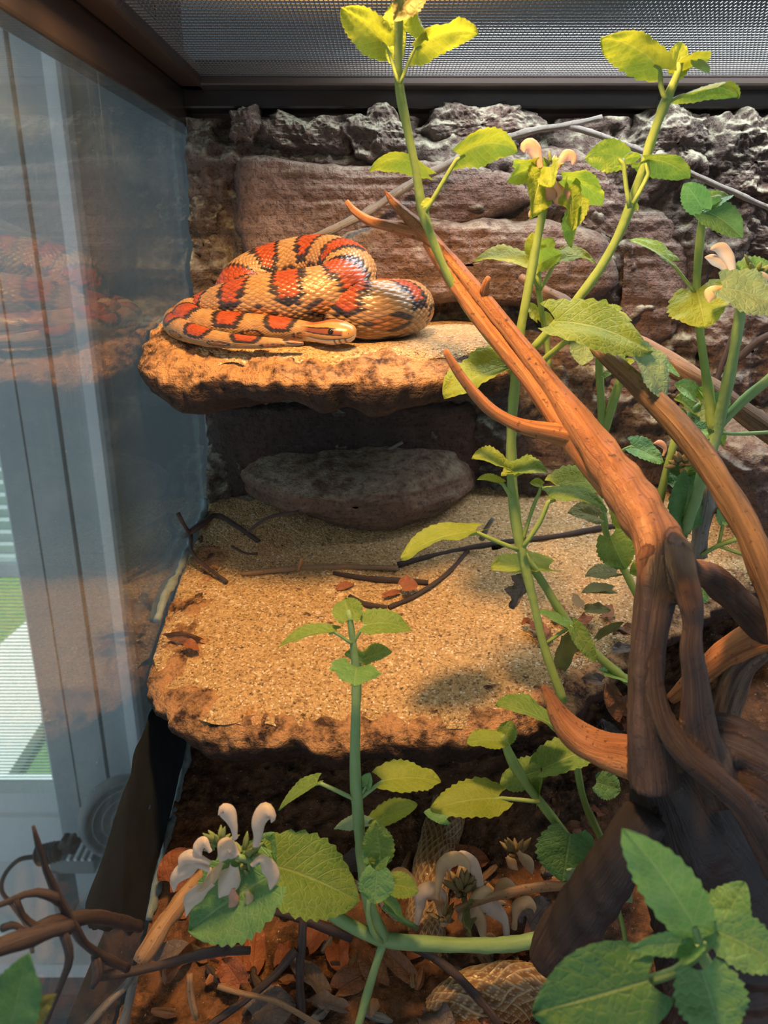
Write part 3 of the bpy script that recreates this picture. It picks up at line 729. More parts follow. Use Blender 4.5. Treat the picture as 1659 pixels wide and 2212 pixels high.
# tail tip -> hidden lower coil -> right coil -> upper loop -> front coil -> neck -> head
path = [
 sk(655, 742, 0.388, 0.0008), sk(600, 741, 0.389, 0.0024), sk(530, 739, 0.391, 0.0034), sk(455, 731, 0.397, 0.0046), sk(402, 716, 0.408, 0.0056),
 sk(381, 702, 0.424, 0.0066), sk(392, 688, 0.446, 0.0080), sk(450, 682, 0.468, 0.0100), sk(560, 676, 0.486, 0.0125), sk(690, 670, 0.491, 0.0145), sk(800, 664, 0.488, 0.0152),
 sk(866, 668, 0.468, 0.0155), sk(874, 677, 0.443, 0.0157), sk(825, 680, 0.423, 0.0160), sk(750, 681, 0.424, 0.0160), sk(660, 678, 0.438, 0.0162),
 sk(570, 668, 0.452, 0.0162), sk(525, 640, 0.463, 0.0160), sk(545, 605, 0.474, 0.0156), sk(610, 577, 0.477, 0.0152), sk(690, 564, 0.470, 0.0152), sk(745, 578, 0.452, 0.0152), sk(752, 607, 0.434, 0.0152),
 sk(715, 632, 0.4245, 0.0153), sk(640, 645, 0.4215, 0.0153), sk(560, 654, 0.4235, 0.0146), sk(490, 665, 0.432, 0.0132), sk(440, 677, 0.441, 0.0112), sk(412, 683, 0.4365, 0.0096),
 sk(408, 692, 0.424, 0.0088), sk(438, 700, 0.4155, 0.0082), sk(500, 705, 0.4095, 0.0076), sk(570, 709, 0.4065, 0.0070), sk(630, 713, 0.404, 0.0060), sk(672, 716, 0.4015, 0.0052, 0.0046)]
head = [sk(694, 717, 0.3995, 0.0070, 0.0052), sk(716, 717, 0.398, 0.0085, 0.0060), sk(736, 718, 0.3965, 0.0078, 0.0057), sk(752, 720, 0.395, 0.0061, 0.0047), sk(762, 722, 0.394, 0.0044, 0.0036), sk(767, 723, 0.3935, 0.0010, 0.0010)]
zshelf = lambda y: Z(ZU)+0.0035-0.10*max(0, 0.415-y)
for q in path + head:
    q[2] = max(q[2], zshelf(q[1]) + q[4]*0.96)
ctrl = np.array(path+head)
v, s, th, thc, sc, edge, hh, belly, ctr, T, A, B, ra, rb = scaly(ctrl, 0.30, 31, 31*6, (0, -0.25, 1.0), 0.0010, 0.0007)
Ls = s[-1]; hs = Ls-0.0265
# colours, one value for every scale
per = 0.0272
ph = ((sc+0.012)/per); fr = ph-np.floor(ph); idx = np.floor(ph)
jit = (hash2(idx, idx*0+3)-0.5)
at_ = np.abs(thc)
half = 0.285+0.03*jit
ee = np.abs(fr-0.5) + 0.10*(at_/1.2)**2
sad = ee - half
inside = (sad < 0) & (at_ < 1.28+0.2*jit)
bor = ((sad > -0.075) & (sad < 0.035) & (at_ < 1.38)) | ((sad < 0.0) & (at_ > 1.12+0.2*jit) & (at_ < 1.42+0.2*jit))
fr2 = (ph+0.5) % 1.0; e2 = np.hypot((fr2-0.5)/0.24, (at_-1.72)/0.34)
blot = e2 < 0.72; bb = (e2 >= 0.72) & (e2 < 1.0)
tan = np.array([0.36, 0.190, 0.074]); pale = np.array([0.52, 0.335, 0.165]); red = np.array([0.33, 0.062, 0.022]); blk = np.array([0.020, 0.014, 0.014]); blo = np.array([0.40, 0.16, 0.05])
col = np.zeros(v.shape); mixk = (hh*0.8)[..., None]
col[:] = tan; col = col*(1-mixk*0.5)+pale*mixk*0.5
col = np.where(blot[..., None], blo*(0.7+0.5*hh[..., None]), col); col = np.where(bb[..., None], blk*2.2, col)
col = np.where(inside[..., None], red*(0.8+0.5*hh[..., None]), col)
col = np.where(bor[..., None], blk*(1+1.5*hh[..., None]), col)
gl = sst(edge, 0.02, 0.15)[..., None]                   # darker skin between the scales
col = col*(0.42+0.58*gl)
chk = ((np.floor(sc/0.0075) + np.floor((thc+9)*1.2)) % 2)[..., None]
col = col*(1-belly[..., None]) + belly[..., None]*(chk*np.array([0.55, 0.42, 0.30])+(1-chk)*np.array([0.06, 0.05, 0.05]))
# head: tan with dark-edged rusty bands behind the eye and a pale jaw
hd = sst(s, hs-0.002, hs+0.003)[:, None]
x = (s-hs)[:, None]/0.0265; ta = np.abs(th)[None]
hc = np.zeros(v.shape) + np.array([0.42, 0.215, 0.070])
band = np.abs(ta - (1.10+0.25*(x-0.6))) < 0.24
hc = np.where((band & (x < 0.82))[..., None], np.array([0.20, 0.055, 0.02]), hc)
hc = np.where(((np.abs(np.abs(ta-(1.10+0.25*(x-0.6)))-0.25) < 0.06) & (x < 0.85))[..., None], np.array([0.035, 0.018, 0.014]), hc)
top = (ta < 0.42*(1.1-x)) & (x < 0.75)
hc = np.where(top[..., None], np.array([0.30, 0.085, 0.03]), hc)
jaw = sst(ta, 1.75, 1.85)*np.ones_like(x)
plates = ((x*9) % 1.0 < 0.10)
hc = hc*(1-jaw[..., None]) + jaw[..., None]*np.where(plates[..., None], np.array([0.06, 0.04, 0.03]), np.array([0.62, 0.47, 0.30]))
mouth = np.exp(-((ta-1.80)/0.045)**2)*sst(x, 0.05, 0.2)
hc = hc*(1-0.85*mouth[..., None])
col = col*(1-hd[..., None]) + hc*hd[..., None]
# smooth head: take the scale relief away, cut in the mouth line, square the snout
n = nrm(v-ctr[:, None])
base = ctr[:, None] + (ra[:, None]*np.sin(th)[None])[..., None]*A[:, None] + (rb[:, None]*np.cos(th)[None])[..., None]*B[:, None]
base = base - n*(0.00045*mouth)[..., None]
v = v*(1-hd[..., None]) + base*hd[..., None]
def m_snake():
    t = NT('snake_skin'); a = t.n('ShaderNodeVertexColor'); a.layer_name = 'Col'
    return t.done(t.bsdf(a.outputs[0], 0.30, t.bump(t.noise(t.coord(), 900, 2), 0.08, 0.0005), 0.5))
nr, ns = v.shape[:2]
V = np.vstack([v.reshape(-1, 3), ctr[:1], ctr[-1:]]); C = np.vstack([col.reshape(-1, 3), col[0, :1], col[-1, :1]])
f = grid_faces(nr, ns, True).tolist() + [(nr*ns, (j+1) % ns, j) for j in range(ns)] + [(nr*ns+1, (nr-1)*ns+j, (nr-1)*ns+(j+1) % ns) for j in range(ns)]
snake = empty('snake', (-0.05, 0.43, Z(ZU)), 'coiled orange and tan snake with black edged red saddles on the upper ledge', 'snake')
body = mk('body', V, f, m_snake(), snake, True, None, C)
ie = int(np.searchsorted(s, hs+0.0155))
def m_eye():
    t = NT('snake_eye'); return t.done(t.bsdf((0.012, 0.008, 0.006), 0.08, None, 0.6))
for sg in (-1, 1):
    ce = ctr[ie] + A[ie]*sg*ra[ie]*0.84 + B[ie]*rb[ie]*0.42
    q = np.linspace(0, math.pi, 9); t2 = np.linspace(0, 2*math.pi, 16, endpoint=False)
    ev = np.concatenate([ce[None]+0.00155*np.column_stack([np.sin(k)*np.cos(t2), np.sin(k)*np.sin(t2), np.full(16, np.cos(k))]) for k in q])
    mk('eye', ev, grid_faces(9, 16, True), m_eye(), snake)
ino = int(np.searchsorted(s, hs+0.0240))
for sg in (-1, 1):
    ce = ctr[ino] + A[ino]*sg*ra[ino]*0.80 + B[ino]*rb[ino]*0.35
    ev = np.concatenate([ce[None]+0.0005*np.column_stack([np.sin(k)*np.cos(t2), np.sin(k)*np.sin(t2), np.full(16, np.cos(k))]) for k in q])
    mk('nostril', ev, grid_faces(9, 16, True), M['black'], snake)

# ------------------------------------------------------------------ shed skin on the soil
def m_shed():
    t = NT('shed_skin'); a = t.n('ShaderNodeVertexColor'); a.layer_name = 'Col'
    d = t.bsdf(a.outputs[0], 0.22, t.bump(t.noise(t.coord(), 600, 2), 0.3, 0.001), 0.6)
    tr = t.n('ShaderNodeBsdfTranslucent'); t.l(a.outputs[0], tr.inputs[0])
    mx = t.n('ShaderNodeMixShader'); mx.inputs[0].default_value = 0.45; t.l(d, mx.inputs[1]); t.l(tr.outputs[0], mx.inputs[2])
    return t.done(mx.outputs[0])
MSH = m_shed()
shed = empty('shed_skin', floor_hit(950, 2100), 'translucent amber shed snake skin with honeycomb scales draped over the soil', 'shed skin')
def shed_piece(pts, rows, ls, label):
    c = [[*P(u, v, Y), w, h] for u, v, Y, w, h in pts]
    v, s, th, thc, sc, edge, hh, belly, *_ = scaly(c, ls, rows, rows*6, (0, -0.9, 0.35), 0.0012, -0.0011)
    v = v + 0.0035*np.stack([fbm(v*45+9, 3), fbm(v*45+31, 3), fbm(v*45+57, 3)], -1)
    k = sst(edge, 0.03, 0.16)[..., None]
    col = (1-k)*np.array([0.86, 0.66, 0.36]) + k*np.array([0.36, 0.20, 0.085])*(0.7+0.6*hh[..., None])
    o = mk('skin_tube', v.reshape(-1, 3), grid_faces(*v.shape[:2], True), MSH, shed, True, None, col.reshape(-1, 3))
    o['label'] = label
shed_piece([(972, 1735, 0.385, 0.0105, 0.006), (955, 1790, 0.370, 0.0110, 0.007), (937, 1850, 0.350, 0.0110, 0.007), (925, 1920, 0.335, 0.0105, 0.006), (915, 1985, 0.325, 0.010, 0.006), (925, 2050, 0.312, 0.0095, 0.006), (942, 2110, 0.302, 0.010, 0.006), (965, 2180, 0.292, 0.013, 0.007), (1000, 2260, 0.285, 0.013, 0.006)], 17, 0.72, 'upright tube of shed skin')
shed_piece([(930, 2200, 0.275, 0.010, 0.006), (985, 2180, 0.276, 0.015, 0.007), (1060, 2160, 0.278, 0.017, 0.008), (1130, 2150, 0.280, 0.016, 0.007), (1190, 2165, 0.280, 0.013, 0.006)], 17, 0.58, 'flattened wide length of shed skin')
# ------------------------------------------------------------------ driftwood
def W(pts, **kw):
    # rows u, v, Y, radius in pixels
    return tube([[*P(u, v, Y), px(r, u, v, Y)] for u, v, Y, r in pts], **kw)
dw = empty('driftwood', floor_hit(1440, 1900), 'forked orange driftwood branch rising diagonally from a dark gnarled stump', 'driftwood')
def wood(name, pts, mat, seg=20, rough=0.09, rf=60, flut=0.06, nfl=4, seed=0, label=None, step=0.0022):
    V, f, U = W(pts, seg=seg, rough=rough, rfreq=rf, flut=flut, nfl=nfl, seed=seed, step=step)
    U[:, 0] *= 3; U[:, 1] *= 14
    o = mk(name, V, f, M[mat], dw, True, U)
    if label: o['label'] = label
    return o
wood('branch', [(748, 434, 0.388, 5), (765, 455, 0.388, 8), (800, 478, 0.387, 10), (850, 490, 0.385, 12), (920, 510, 0.381, 14)], 'wood', 14, seed=2)
wood('branch', [(922, 525, 0.380, 10), (965, 590, 0.371, 14), (1030, 680, 0.361, 16), (1090, 755, 0.352, 17), (1140, 815, 0.343, 19), (1175, 865, 0.336, 20), (1215, 925, 0.327, 22), (1260, 985, 0.320, 24), (1320, 1060, 0.308, 26)], 'wood', 16, seed=3)
wood('branch', [(961, 755, 0.325, 6), (978, 785, 0.325, 10), (1010, 832, 0.325, 11), (1060, 885, 0.325, 13), (1120, 918, 0.325, 16), (1180, 932, 0.325, 20), (1245, 945, 0.325, 28)], 'wood', 16, seed=4, label='short curved side branch')
wood('stub', [(1056, 598, 0.356, 5), (1050, 612, 0.357, 8), (1046, 632, 0.360, 11)], 'wood', 10, seed=5)
# right arms
wood('branch', [(1125, 600, 0.43, 9), (1170, 628, 0.42, 14), (1230, 665, 0.405, 17), (1300, 758, 0.365, 19), (1370, 825, 0.35, 22), (1440, 892, 0.335, 25), (1500, 962, 0.322, 27), (1560, 1050, 0.308, 28), (1610, 1135, 0.296, 30), (1650, 1225, 0.285, 32), (1690, 1330, 0.275, 34), (1700, 1420, 0.268, 36)], 'wood3', 20, seed=6, label='long brown arm running down to the right')
wood('branch', [(1180, 640, 0.475, 10), (1290, 700, 0.46, 14), (1400, 755, 0.445, 20), (1480, 805, 0.435, 23), (1560, 858, 0.425, 24), (1640, 915, 0.415, 25), (1740, 985, 0.405, 27)], 'wood3', 18, seed=7)
wood('branch', [(1665, 1365, 0.288, 40), (1615, 1385, 0.292, 36), (1560, 1420, 0.298, 30), (1500, 1470, 0.304, 22), (1450, 1510, 0.308, 12)], 'wood', 18, seed=9)
wood('branch', [(1650, 1390, 0.290, 34), (1600, 1440, 0.295, 32), (1575, 1510, 0.298, 30), (1560, 1580, 0.300, 26)], 'wood2', 16, seed=10)
# trunk: main branch, twisting strands and roots grown into one piece
def m_trunk():
    t = NT('driftwood_trunk'); uv = t.coord('UV'); co = t.coord()
    a = t.n('ShaderNodeVertexColor'); a.layer_name = 'Col'
    sep = t.n('ShaderNodeSeparateColor'); t.l(a.outputs[0], sep.inputs[0])
    g = t.noise(t.mapped(uv, (9, 14, 1)), 1.0, 5, 0.65); s = t.noise(t.mapped(uv, (34, 60, 1)), 1.0, 4)
    big = t.noise(co, 30, 4, 0.65)
    org = t.ramp(g, [(0.25, (0.13, 0.045, 0.02)), (0.42, (0.30, 0.112, 0.042)), (0.65, (0.50, 0.215, 0.080)), (0.85, (0.33, 0.125, 0.05))])
    org = t.mix(t.ramp(big, [(0.56, (0, 0, 0)), (0.70, (0.7, 0.7, 0.7))]), org, (0.10, 0.042, 0.024))
    old_shaded = t.ramp(g, [(0.28, (0.026, 0.017, 0.016)), (0.48, (0.070, 0.043, 0.036)), (0.66, (0.115, 0.074, 0.056)), (0.86, (0.19, 0.135, 0.09))])  # weathered wood, its dark tones also standing for dimmer light low down
    old_shaded = t.mix(t.ramp(big, [(0.60, (0, 0, 0)), (0.72, (0.6, 0.6, 0.6))]), old_shaded, (0.23, 0.165, 0.11))
    c = t.mix(sep.outputs[0], org, old_shaded)
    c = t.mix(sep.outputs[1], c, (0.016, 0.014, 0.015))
    c = t.mix(t.ramp(t.noise(co, 420, 3), [(0.30, (0.8, 0.8, 0.8)), (0.40, (0, 0, 0))]), c, (0.03, 0.015, 0.012))
    return t.done(t.bsdf(c, 0.5, t.bump(t.math('ADD', g, s), 0.8, 0.0014), 0.4))
strands = [
 [(829, 410, 0.386, 5), (850, 438, 0.385, 10), (885, 472, 0.383, 14), (918, 505, 0.380, 17), (962, 550, 0.374, 16), (1013, 608, 0.367, 17), (1074, 681, 0.357, 19), (1135, 757, 0.346, 21), (1195, 838, 0.335, 25), (1240, 900, 0.326, 34), (1290, 972, 0.315, 41), (1345, 1045, 0.302, 47), (1392, 1115, 0.288, 52), (1420, 1175, 0.275, 52), (1422, 1250, 0.264, 46), (1410, 1330, 0.257, 40), (1400, 1420, 0.252, 36), (1398, 1510, 0.248, 36), (1405, 1600, 0.244, 46), (1412, 1700, 0.240, 56)],
 [(1425, 1150, 0.278, 26), (1462, 1190, 0.266, 32), (1474, 1240, 0.256, 30), (1490, 1300, 0.249, 27), (1496, 1350, 0.246, 22), (1492, 1400, 0.243, 25), (1500, 1470, 0.240, 29), (1505, 1550, 0.238, 36), (1525, 1630, 0.236, 42), (1560, 1720, 0.236, 50)],
 [(1414, 1420, 0.247, 12), (1420, 1500, 0.242, 19), (1440, 1570, 0.236, 23), (1480, 1630, 0.230, 27), (1540, 1680, 0.226, 28), (1600, 1735, 0.223, 28), (1640, 1800, 0.222, 30), (1680, 1880, 0.222, 34)],
 [(1405, 1200, 0.268, 22), (1393, 1280, 0.262, 22), (1386, 1380, 0.257, 25), (1378, 1480, 0.253, 23), (1380, 1570, 0.250, 24), (1390, 1650, 0.246, 30)],
 [(1468, 1180, 0.266, 30), (1480, 1225, 0.262, 26), (1520, 1240, 0.278, 28), (1550, 1258, 0.285, 31), (1610, 1315, 0.288, 34), (1660, 1365, 0.288, 40), (1710, 1400, 0.285, 44)],
 [(1500, 1560, 0.250, 20), (1560, 1562, 0.248, 26), (1620, 1590, 0.246, 28), (1700, 1650, 0.244, 30)],
 [(1520, 1600, 0.243, 22), (1580, 1620, 0.240, 30), (1640, 1650, 0.238, 32), (1720, 1710, 0.236, 34)],
 [(1545, 1690, 0.238, 24), (1610, 1700, 0.234, 34), (1670, 1750, 0.232, 38), (1740, 1830, 0.23, 40)],
 [(1172, 1478, 0.285, 6), (1190, 1510, 0.282, 15), (1215, 1555, 0.278, 26), (1255, 1595, 0.272, 36), (1310, 1622, 0.264, 40), (1370, 1635, 0.255, 46), (1420, 1650, 0.248, 52)],
 [(1430, 1640, 0.262, 70), (1470, 1720, 0.262, 110), (1520, 1810, 0.262, 135), (1560, 1920, 0.262, 150), (1580, 2060, 0.262, 160), (1590, 2180, 0.262, 160)],
 [(1400, 1760, 0.243, 50), (1340, 1850, 0.240, 55), (1270, 1950, 0.240, 60), (1215, 2030, 0.242, 55), (1180, 2080, 0.245, 40)]]
prt = [W(q, seg=18, rough=0.14, rfreq=60, flut=0.07, nfl=3, seed=40+k, step=0.003) for k, q in enumerate(strands)]
V, f, U = join(prt)
tmp = mk('trunk_source', V, f, M['wood2'], dw)
md = tmp.modifiers.new('r', 'REMESH'); md.mode = 'VOXEL'; md.voxel_size = 0.0013
md = tmp.modifiers.new('s', 'SMOOTH'); md.iterations = 5; md.factor = 0.5
ev = tmp.evaluated_get(bpy.context.evaluated_depsgraph_get()); me = ev.to_mesh()
tv = np.zeros(len(me.vertices)*3); me.vertices.foreach_get('co', tv); tv = tv.reshape(-1, 3) + root_loc(dw)
tf = [tuple(q.vertices) for q in me.polygons]
ev.to_mesh_clear(); old_me = tmp.data; bpy.data.objects.remove(tmp); bpy.data.meshes.remove(old_me)
CL = []; 
for k, q in enumerate(strands):
    c, s_ = smooth_path([[*P(u, v, Y), px(r, u, v, Y)] for u, v, Y, r in q], 80)
    T, A, B = frames(c[:, :3])
    CL.append(np.column_stack([c, s_, np.full(80, k), A, B]))
CL = np.vstack(CL)
uvt = np.zeros((len(tv), 2)); colr = np.zeros((len(tv), 3)); kk = np.zeros(len(tv))
for i in range(0, len(tv), 4000):
    d = np.linalg.norm(tv[i:i+4000, None]-CL[None, :, :3], axis=2)
    j = np.argmin(d/CL[None, :, 3]**0.8, axis=1); c = CL[j]; w = tv[i:i+4000]-c[:, :3]
    an = np.arctan2((w*c[:, 9:12]).sum(1), (w*c[:, 6:9]).sum(1))
    uvt[i:i+4000] = np.column_stack([np.cos(an)+c[:, 5]*3.3, c[:, 4]*2.0 + np.sin(an)*0.01]); kk[i:i+4000] = c[:, 5]
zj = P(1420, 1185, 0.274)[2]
age_shade = sst(-(tv[:, 2]-zj) + 0.012*fbm(tv*60, 3), -0.004, 0.014)  # darker wood downward: weathering plus weaker light put into the colour
age_shade = np.maximum(age_shade, 0.38*sst(P(1240, 905, 0.326)[2]-tv[:, 2], 0.0, 0.035)*(tv[:, 2] > zj-0.02))
age_shade = np.where(kk == 8, sst(tv[:, 0], P(1340, 1620, 0.26)[0], P(1400, 1640, 0.25)[0]), age_shade)
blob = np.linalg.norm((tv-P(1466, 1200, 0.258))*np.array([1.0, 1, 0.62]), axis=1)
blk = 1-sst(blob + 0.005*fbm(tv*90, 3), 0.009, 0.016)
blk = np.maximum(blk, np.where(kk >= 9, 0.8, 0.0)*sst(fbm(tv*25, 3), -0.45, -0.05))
colr[:, 0] = age_shade; colr[:, 1] = blk
n = nrm(tv-CL[0, :3])
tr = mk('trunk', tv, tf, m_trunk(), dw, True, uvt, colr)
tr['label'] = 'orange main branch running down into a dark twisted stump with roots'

# ------------------------------------------------------------------ loose twigs
def twig(label, parts, mat='twig', group=None, name='twig'):
    # first part is the stem, the others are side shoots
    u, v, Y, r = parts[0][len(parts[0])//2]
    e = empty(name, P(u, v, Y), label, 'twig', group)
    for k, pts in enumerate(parts):
        V, f, U = W(pts, seg=9, rough=0.35, rfreq=160, seed=len(label)+k, step=0.003)
        U[:, 0] *= 2; U[:, 1] *= 14
        mk('stem' if k == 0 else 'side_shoot', V, f, M[mat], e, True, U)
    return e
twig('thin grey twig leaning across the back rock slabs above the snake', [
 [(640, 530, 0.507, 8), (720, 495, 0.505, 9), (800, 455, 0.510, 9), (890, 395, 0.512, 9), (980, 350, 0.512, 9), (1060, 312, 0.512, 9), (1140, 285, 0.512, 8), (1230, 270, 0.51, 7), (1300, 254, 0.51, 6)],
 [(1230, 272, 0.51, 7), (1330, 305, 0.506, 6), (1440, 350, 0.502, 6), (1560, 405, 0.50, 6), (1690, 462, 0.497, 6)]], 'twig_grey')
def SY(u, v, lift=0.003):                      # depth where the pixel meets the sand
    return plane_pt(u, v, -0.303+lift, 0.24)[1]
def sandtwig(pts): return [(u, v, SY(u, v, 0.004), r) for u, v, r in pts]
twig('pale straight twig lying on the sand in front of the boulder', [sandtwig([(522, 1240, 5), (640, 1228, 7), (760, 1225, 6), (860, 1228, 6)]), [(645, 1232, SY(645, 1232, .006), 5), (652, 1205, SY(650, 1228, .01)-0.004, 4)]], 'twig_pale')
twig('dark thin stick lying behind the pale twig on the sand', [sandtwig([(720, 1238, 5), (800, 1250, 6), (925, 1258, 6)])])
twig('long brown twig crossing the sand towards the right', [sandtwig([(860, 1220, 6), (960, 1195, 6), (1060, 1175, 5), (1200, 1158, 6), (1300, 1140, 6), (1400, 1125, 6)]), sandtwig([(1010, 1190, 5), (970, 1235, 5), (900, 1285, 5), (840, 1312, 5)])])
twig('short dark twig near the tip of the front plant on the sand', [sandtwig([(755, 1288, 5), (790, 1305, 6), (835, 1312, 5)])])
twig('dark branching twig in the corner by the side glass above the sand', [
 [(395, 1160, SY(395, 1160, .01), 5), (410, 1150, SY(410, 1150, .02)+.0, 7), (440, 1130, SY(440, 1130, .02), 7), (475, 1115, SY(475, 1115, .012), 6), (560, 1170, SY(560, 1170), 5)],
 [(408, 1150, SY(410, 1150, .02), 5), (395, 1130, SY(395, 1150, .03), 4), (384, 1108, SY(395, 1150, .03), 5)],
 [(412, 1155, SY(410, 1150, .02), 5), (420, 1200, SY(420, 1200, .01), 4), (490, 1258, SY(490, 1258), 4)]])
twig('fine forked twig sticking up before the shaded boulder', [[(535, 1148, 0.455, 3), (580, 1118, 0.452, 4), (645, 1105, 0.45, 4)], [(500, 1180, 0.45, 3), (530, 1195, 0.447, 3), (556, 1196, 0.445, 3)]])
twig('slender grey twig standing in the shaded gap under the ledge', [[(810, 988, 0.53, 3), (840, 972, 0.53, 4), (870, 955, 0.53, 4)]], 'twig_grey')
twig('short grey stick poking from the sand right of the boulder', [[(1040, 1165, 0.47, 6), (1052, 1140, 0.468, 6), (1065, 1120, 0.467, 5)]], 'twig_grey')
twig('upright dark twig behind the right hand stems', [[(1545, 830, 0.50, 6), (1570, 760, 0.50, 7), (1590, 700, 0.50, 6), (1600, 660, 0.50, 5)], [(1560, 800, 0.50, 7), (1600, 770, 0.495, 8), (1640, 735, 0.49, 8), (1690, 715, 0.485, 8)]])
twig('short rough bark stub standing on the sand behind the driftwood', [[(1505, 1200, 0.40, 20), (1515, 1140, 0.40, 19), (1528, 1080, 0.40, 17), (1532, 1040, 0.40, 14)]], 'twig_grey')
# tangle at the lower left
twig('thin upright purple brown twig in front of the window sill', [[(72, 1785, 0.205, 4), (84, 1830, 0.205, 7), (100, 1880, 0.206, 8), (125, 1935, 0.208, 9), (152, 1985, 0.21, 10), (180, 2035, 0.214, 10), (225, 2068, 0.22, 10), (275, 2092, 0.226, 10)]])
twig('thick rough twig with pale speckles against the side glass', [[(60, 2020, 0.195, 16), (120, 1992, 0.205, 16), (190, 1982, 0.22, 15), (250, 1988, 0.235, 15), (300, 2002, 0.25, 13)], [(205, 2062, 0.218, 9), (212, 2100, 0.215, 12), (198, 2135, 0.212, 6)]])
twig('blurred knobbly twig crossing the lower left edge', [[(-40, 2060, 0.172, 20), (30, 2035, 0.178, 20), (100, 2012, 0.186, 18), (150, 2002, 0.193, 15)], [(135, 2010, 0.19, 12), (150, 2070, 0.188, 10), (130, 2130, 0.186, 8), (95, 2215, 0.184, 8)]])
twig('small looping twig with a bud over the bright sill', [[(-20, 1962, 0.19, 5), (25, 1945, 0.192, 7), (60, 1930, 0.194, 7), (90, 1928, 0.196, 10), (120, 1940, 0.198, 12), (128, 1955, 0.198, 5)], [(35, 1942, 0.192, 6), (48, 1975, 0.192, 7), (75, 2000, 0.192, 8), (100, 2008, 0.192, 8)], [(5, 2005, 0.19, 8), (30, 1998, 0.19, 8), (55, 2010, 0.19, 5)]])
twig('stout brown speckled branch rising from the soil by the glass', [[(300, 2080, 0.262, 16), (325, 2040, 0.268, 19), (358, 1990, 0.278, 19), (392, 1945, 0.29, 18), (425, 1905, 0.30, 16), (470, 1870, 0.312, 12)]], 'twig_pale')
twig('dark twig running across the soil under the big leaf', [[(210, 2110, 0.232, 11), (300, 2096, 0.238, 10), (400, 2070, 0.243, 11), (470, 2055, 0.246, 11), (540, 2052, 0.25, 8)], [(470, 2055, 0.246, 9), (495, 2030, 0.247, 7)]])
twig('black forked twig behind the main leaning plant stem', [[(590, 1968, 0.29, 9), (640, 1980, 0.29, 10), (700, 2002, 0.29, 10), (760, 2028, 0.29, 8)], [(655, 1985, 0.288, 10), (651, 2050, 0.282, 10), (648, 2120, 0.276, 9), (655, 2230, 0.268, 9)], [(640, 2052, 0.281, 9), (590, 2110, 0.274, 9), (530, 2160, 0.268, 8), (440, 2225, 0.262, 8)]])
twig('pale peeled twig lying through the soil below the white flowers', [[(410, 2105, 0.262, 7), (412, 2150, 0.26, 8), (425, 2200, 0.257, 7)], [(470, 2130, 0.265, 6), (520, 2145, 0.264, 6), (600, 2165, 0.262, 6), (690, 2215, 0.258, 6)]], 'twig_pale')
twig('greenish brown twig slanting down past the shed skin', [[(880, 2040, 0.285, 9), (930, 2065, 0.282, 9), (990, 2110, 0.276, 9), (1060, 2190, 0.266, 9), (1090, 2240, 0.262, 9)]])
twig('smooth brown twig lying over the dried flowers', [[(985, 1965, 0.30, 7), (1040, 1945, 0.30, 10), (1110, 1925, 0.30, 11), (1180, 1915, 0.30, 11), (1260, 1915, 0.30, 10)]], 'twig_pale')
twig('blurred twig in the bottom left corner', [[(180, 2225, 0.222, 9), (230, 2170, 0.23, 9), (270, 2130, 0.236, 8), (290, 2100, 0.24, 7)], [(265, 2225, 0.234, 11), (280, 2160, 0.237, 11), (290, 2105, 0.24, 9)]], 'twig_grey')
# ------------------------------------------------------------------ plants
CAMP = np.array([0, 0, CZ])
rnd = random.Random(7)
def leaf_mesh(base, tip, width, roll, arch, fold, curl=0.0, serr=0.14, teeth=10, wave=0.05, cord=0.16, ns=50, nt=13, seed=0, sharp=1.0, quilt=0.020, updir=None, normal=None):
    base = np.asarray(base, float); tip = np.asarray(tip, float)
    ax = tip-base; L = np.linalg.norm(ax); ax = ax/L
    view = nrm((base+tip)/2-CAMP)
    side = nrm(np.cross(ax, view)); n = np.cross(side, ax)
    if np.dot(n, view) > 0: n = -n; side = -side
    if normal is not None: side = nrm(np.cross(ax, normal)); n = np.cross(side, ax); n = n if n[2] > 0 else -n
    c, s_ = math.cos(roll), math.sin(roll)
    side, n = side*c + n*s_, n*c - side*s_
    if updir is None: updir = np.array([0, 0, 1.0])
    s = np.linspace(0, 1, ns)[:, None]; t = np.linspace(-1, 1, nt)[None]
    at_ = np.abs(t)
    w = np.sin(math.pi*(0.05+0.95*s)**0.72)**(0.72*sharp)
    ph = (s*teeth) % 1.0
    tooth = np.where(ph < 0.72, (ph/0.72)**0.6, 1-(ph-0.72)/0.28)-0.6
    wd = 0.5*width*w*(1+serr*tooth*at_**5*(1-s**6))
    along = s*L - cord*L*at_**1.6*(1-s)**4 + 0.06*width*at_**2*np.sin(math.pi*s)
    x = t*wd
    vein = ((s-0.30*at_)*8.0) % 1.0
    q = (np.abs(np.sin(math.pi*vein))**0.6)*(1-np.exp(-(at_/0.12)**2))*(1-at_**4)
    z = fold*at_**1.25*wd + quilt*width*q + wave*width*vn(np.stack(np.broadcast_arrays(s*5+seed, t*2.0+seed*1.7, s*0+seed), -1))*at_ \
        - curl*L*np.maximum(0, s-0.35)**2
    up = arch*L*4*s*(1-s)
    p = base + along[..., None]*ax + x[..., None]*side + z[..., None]*n + up[..., None]*updir
    uv = np.stack(np.broadcast_arrays(t*np.ones_like(s), s*np.ones_like(t)), -1).reshape(-1, 2)
    return p.reshape(-1, 3), grid_faces(ns, nt), uv
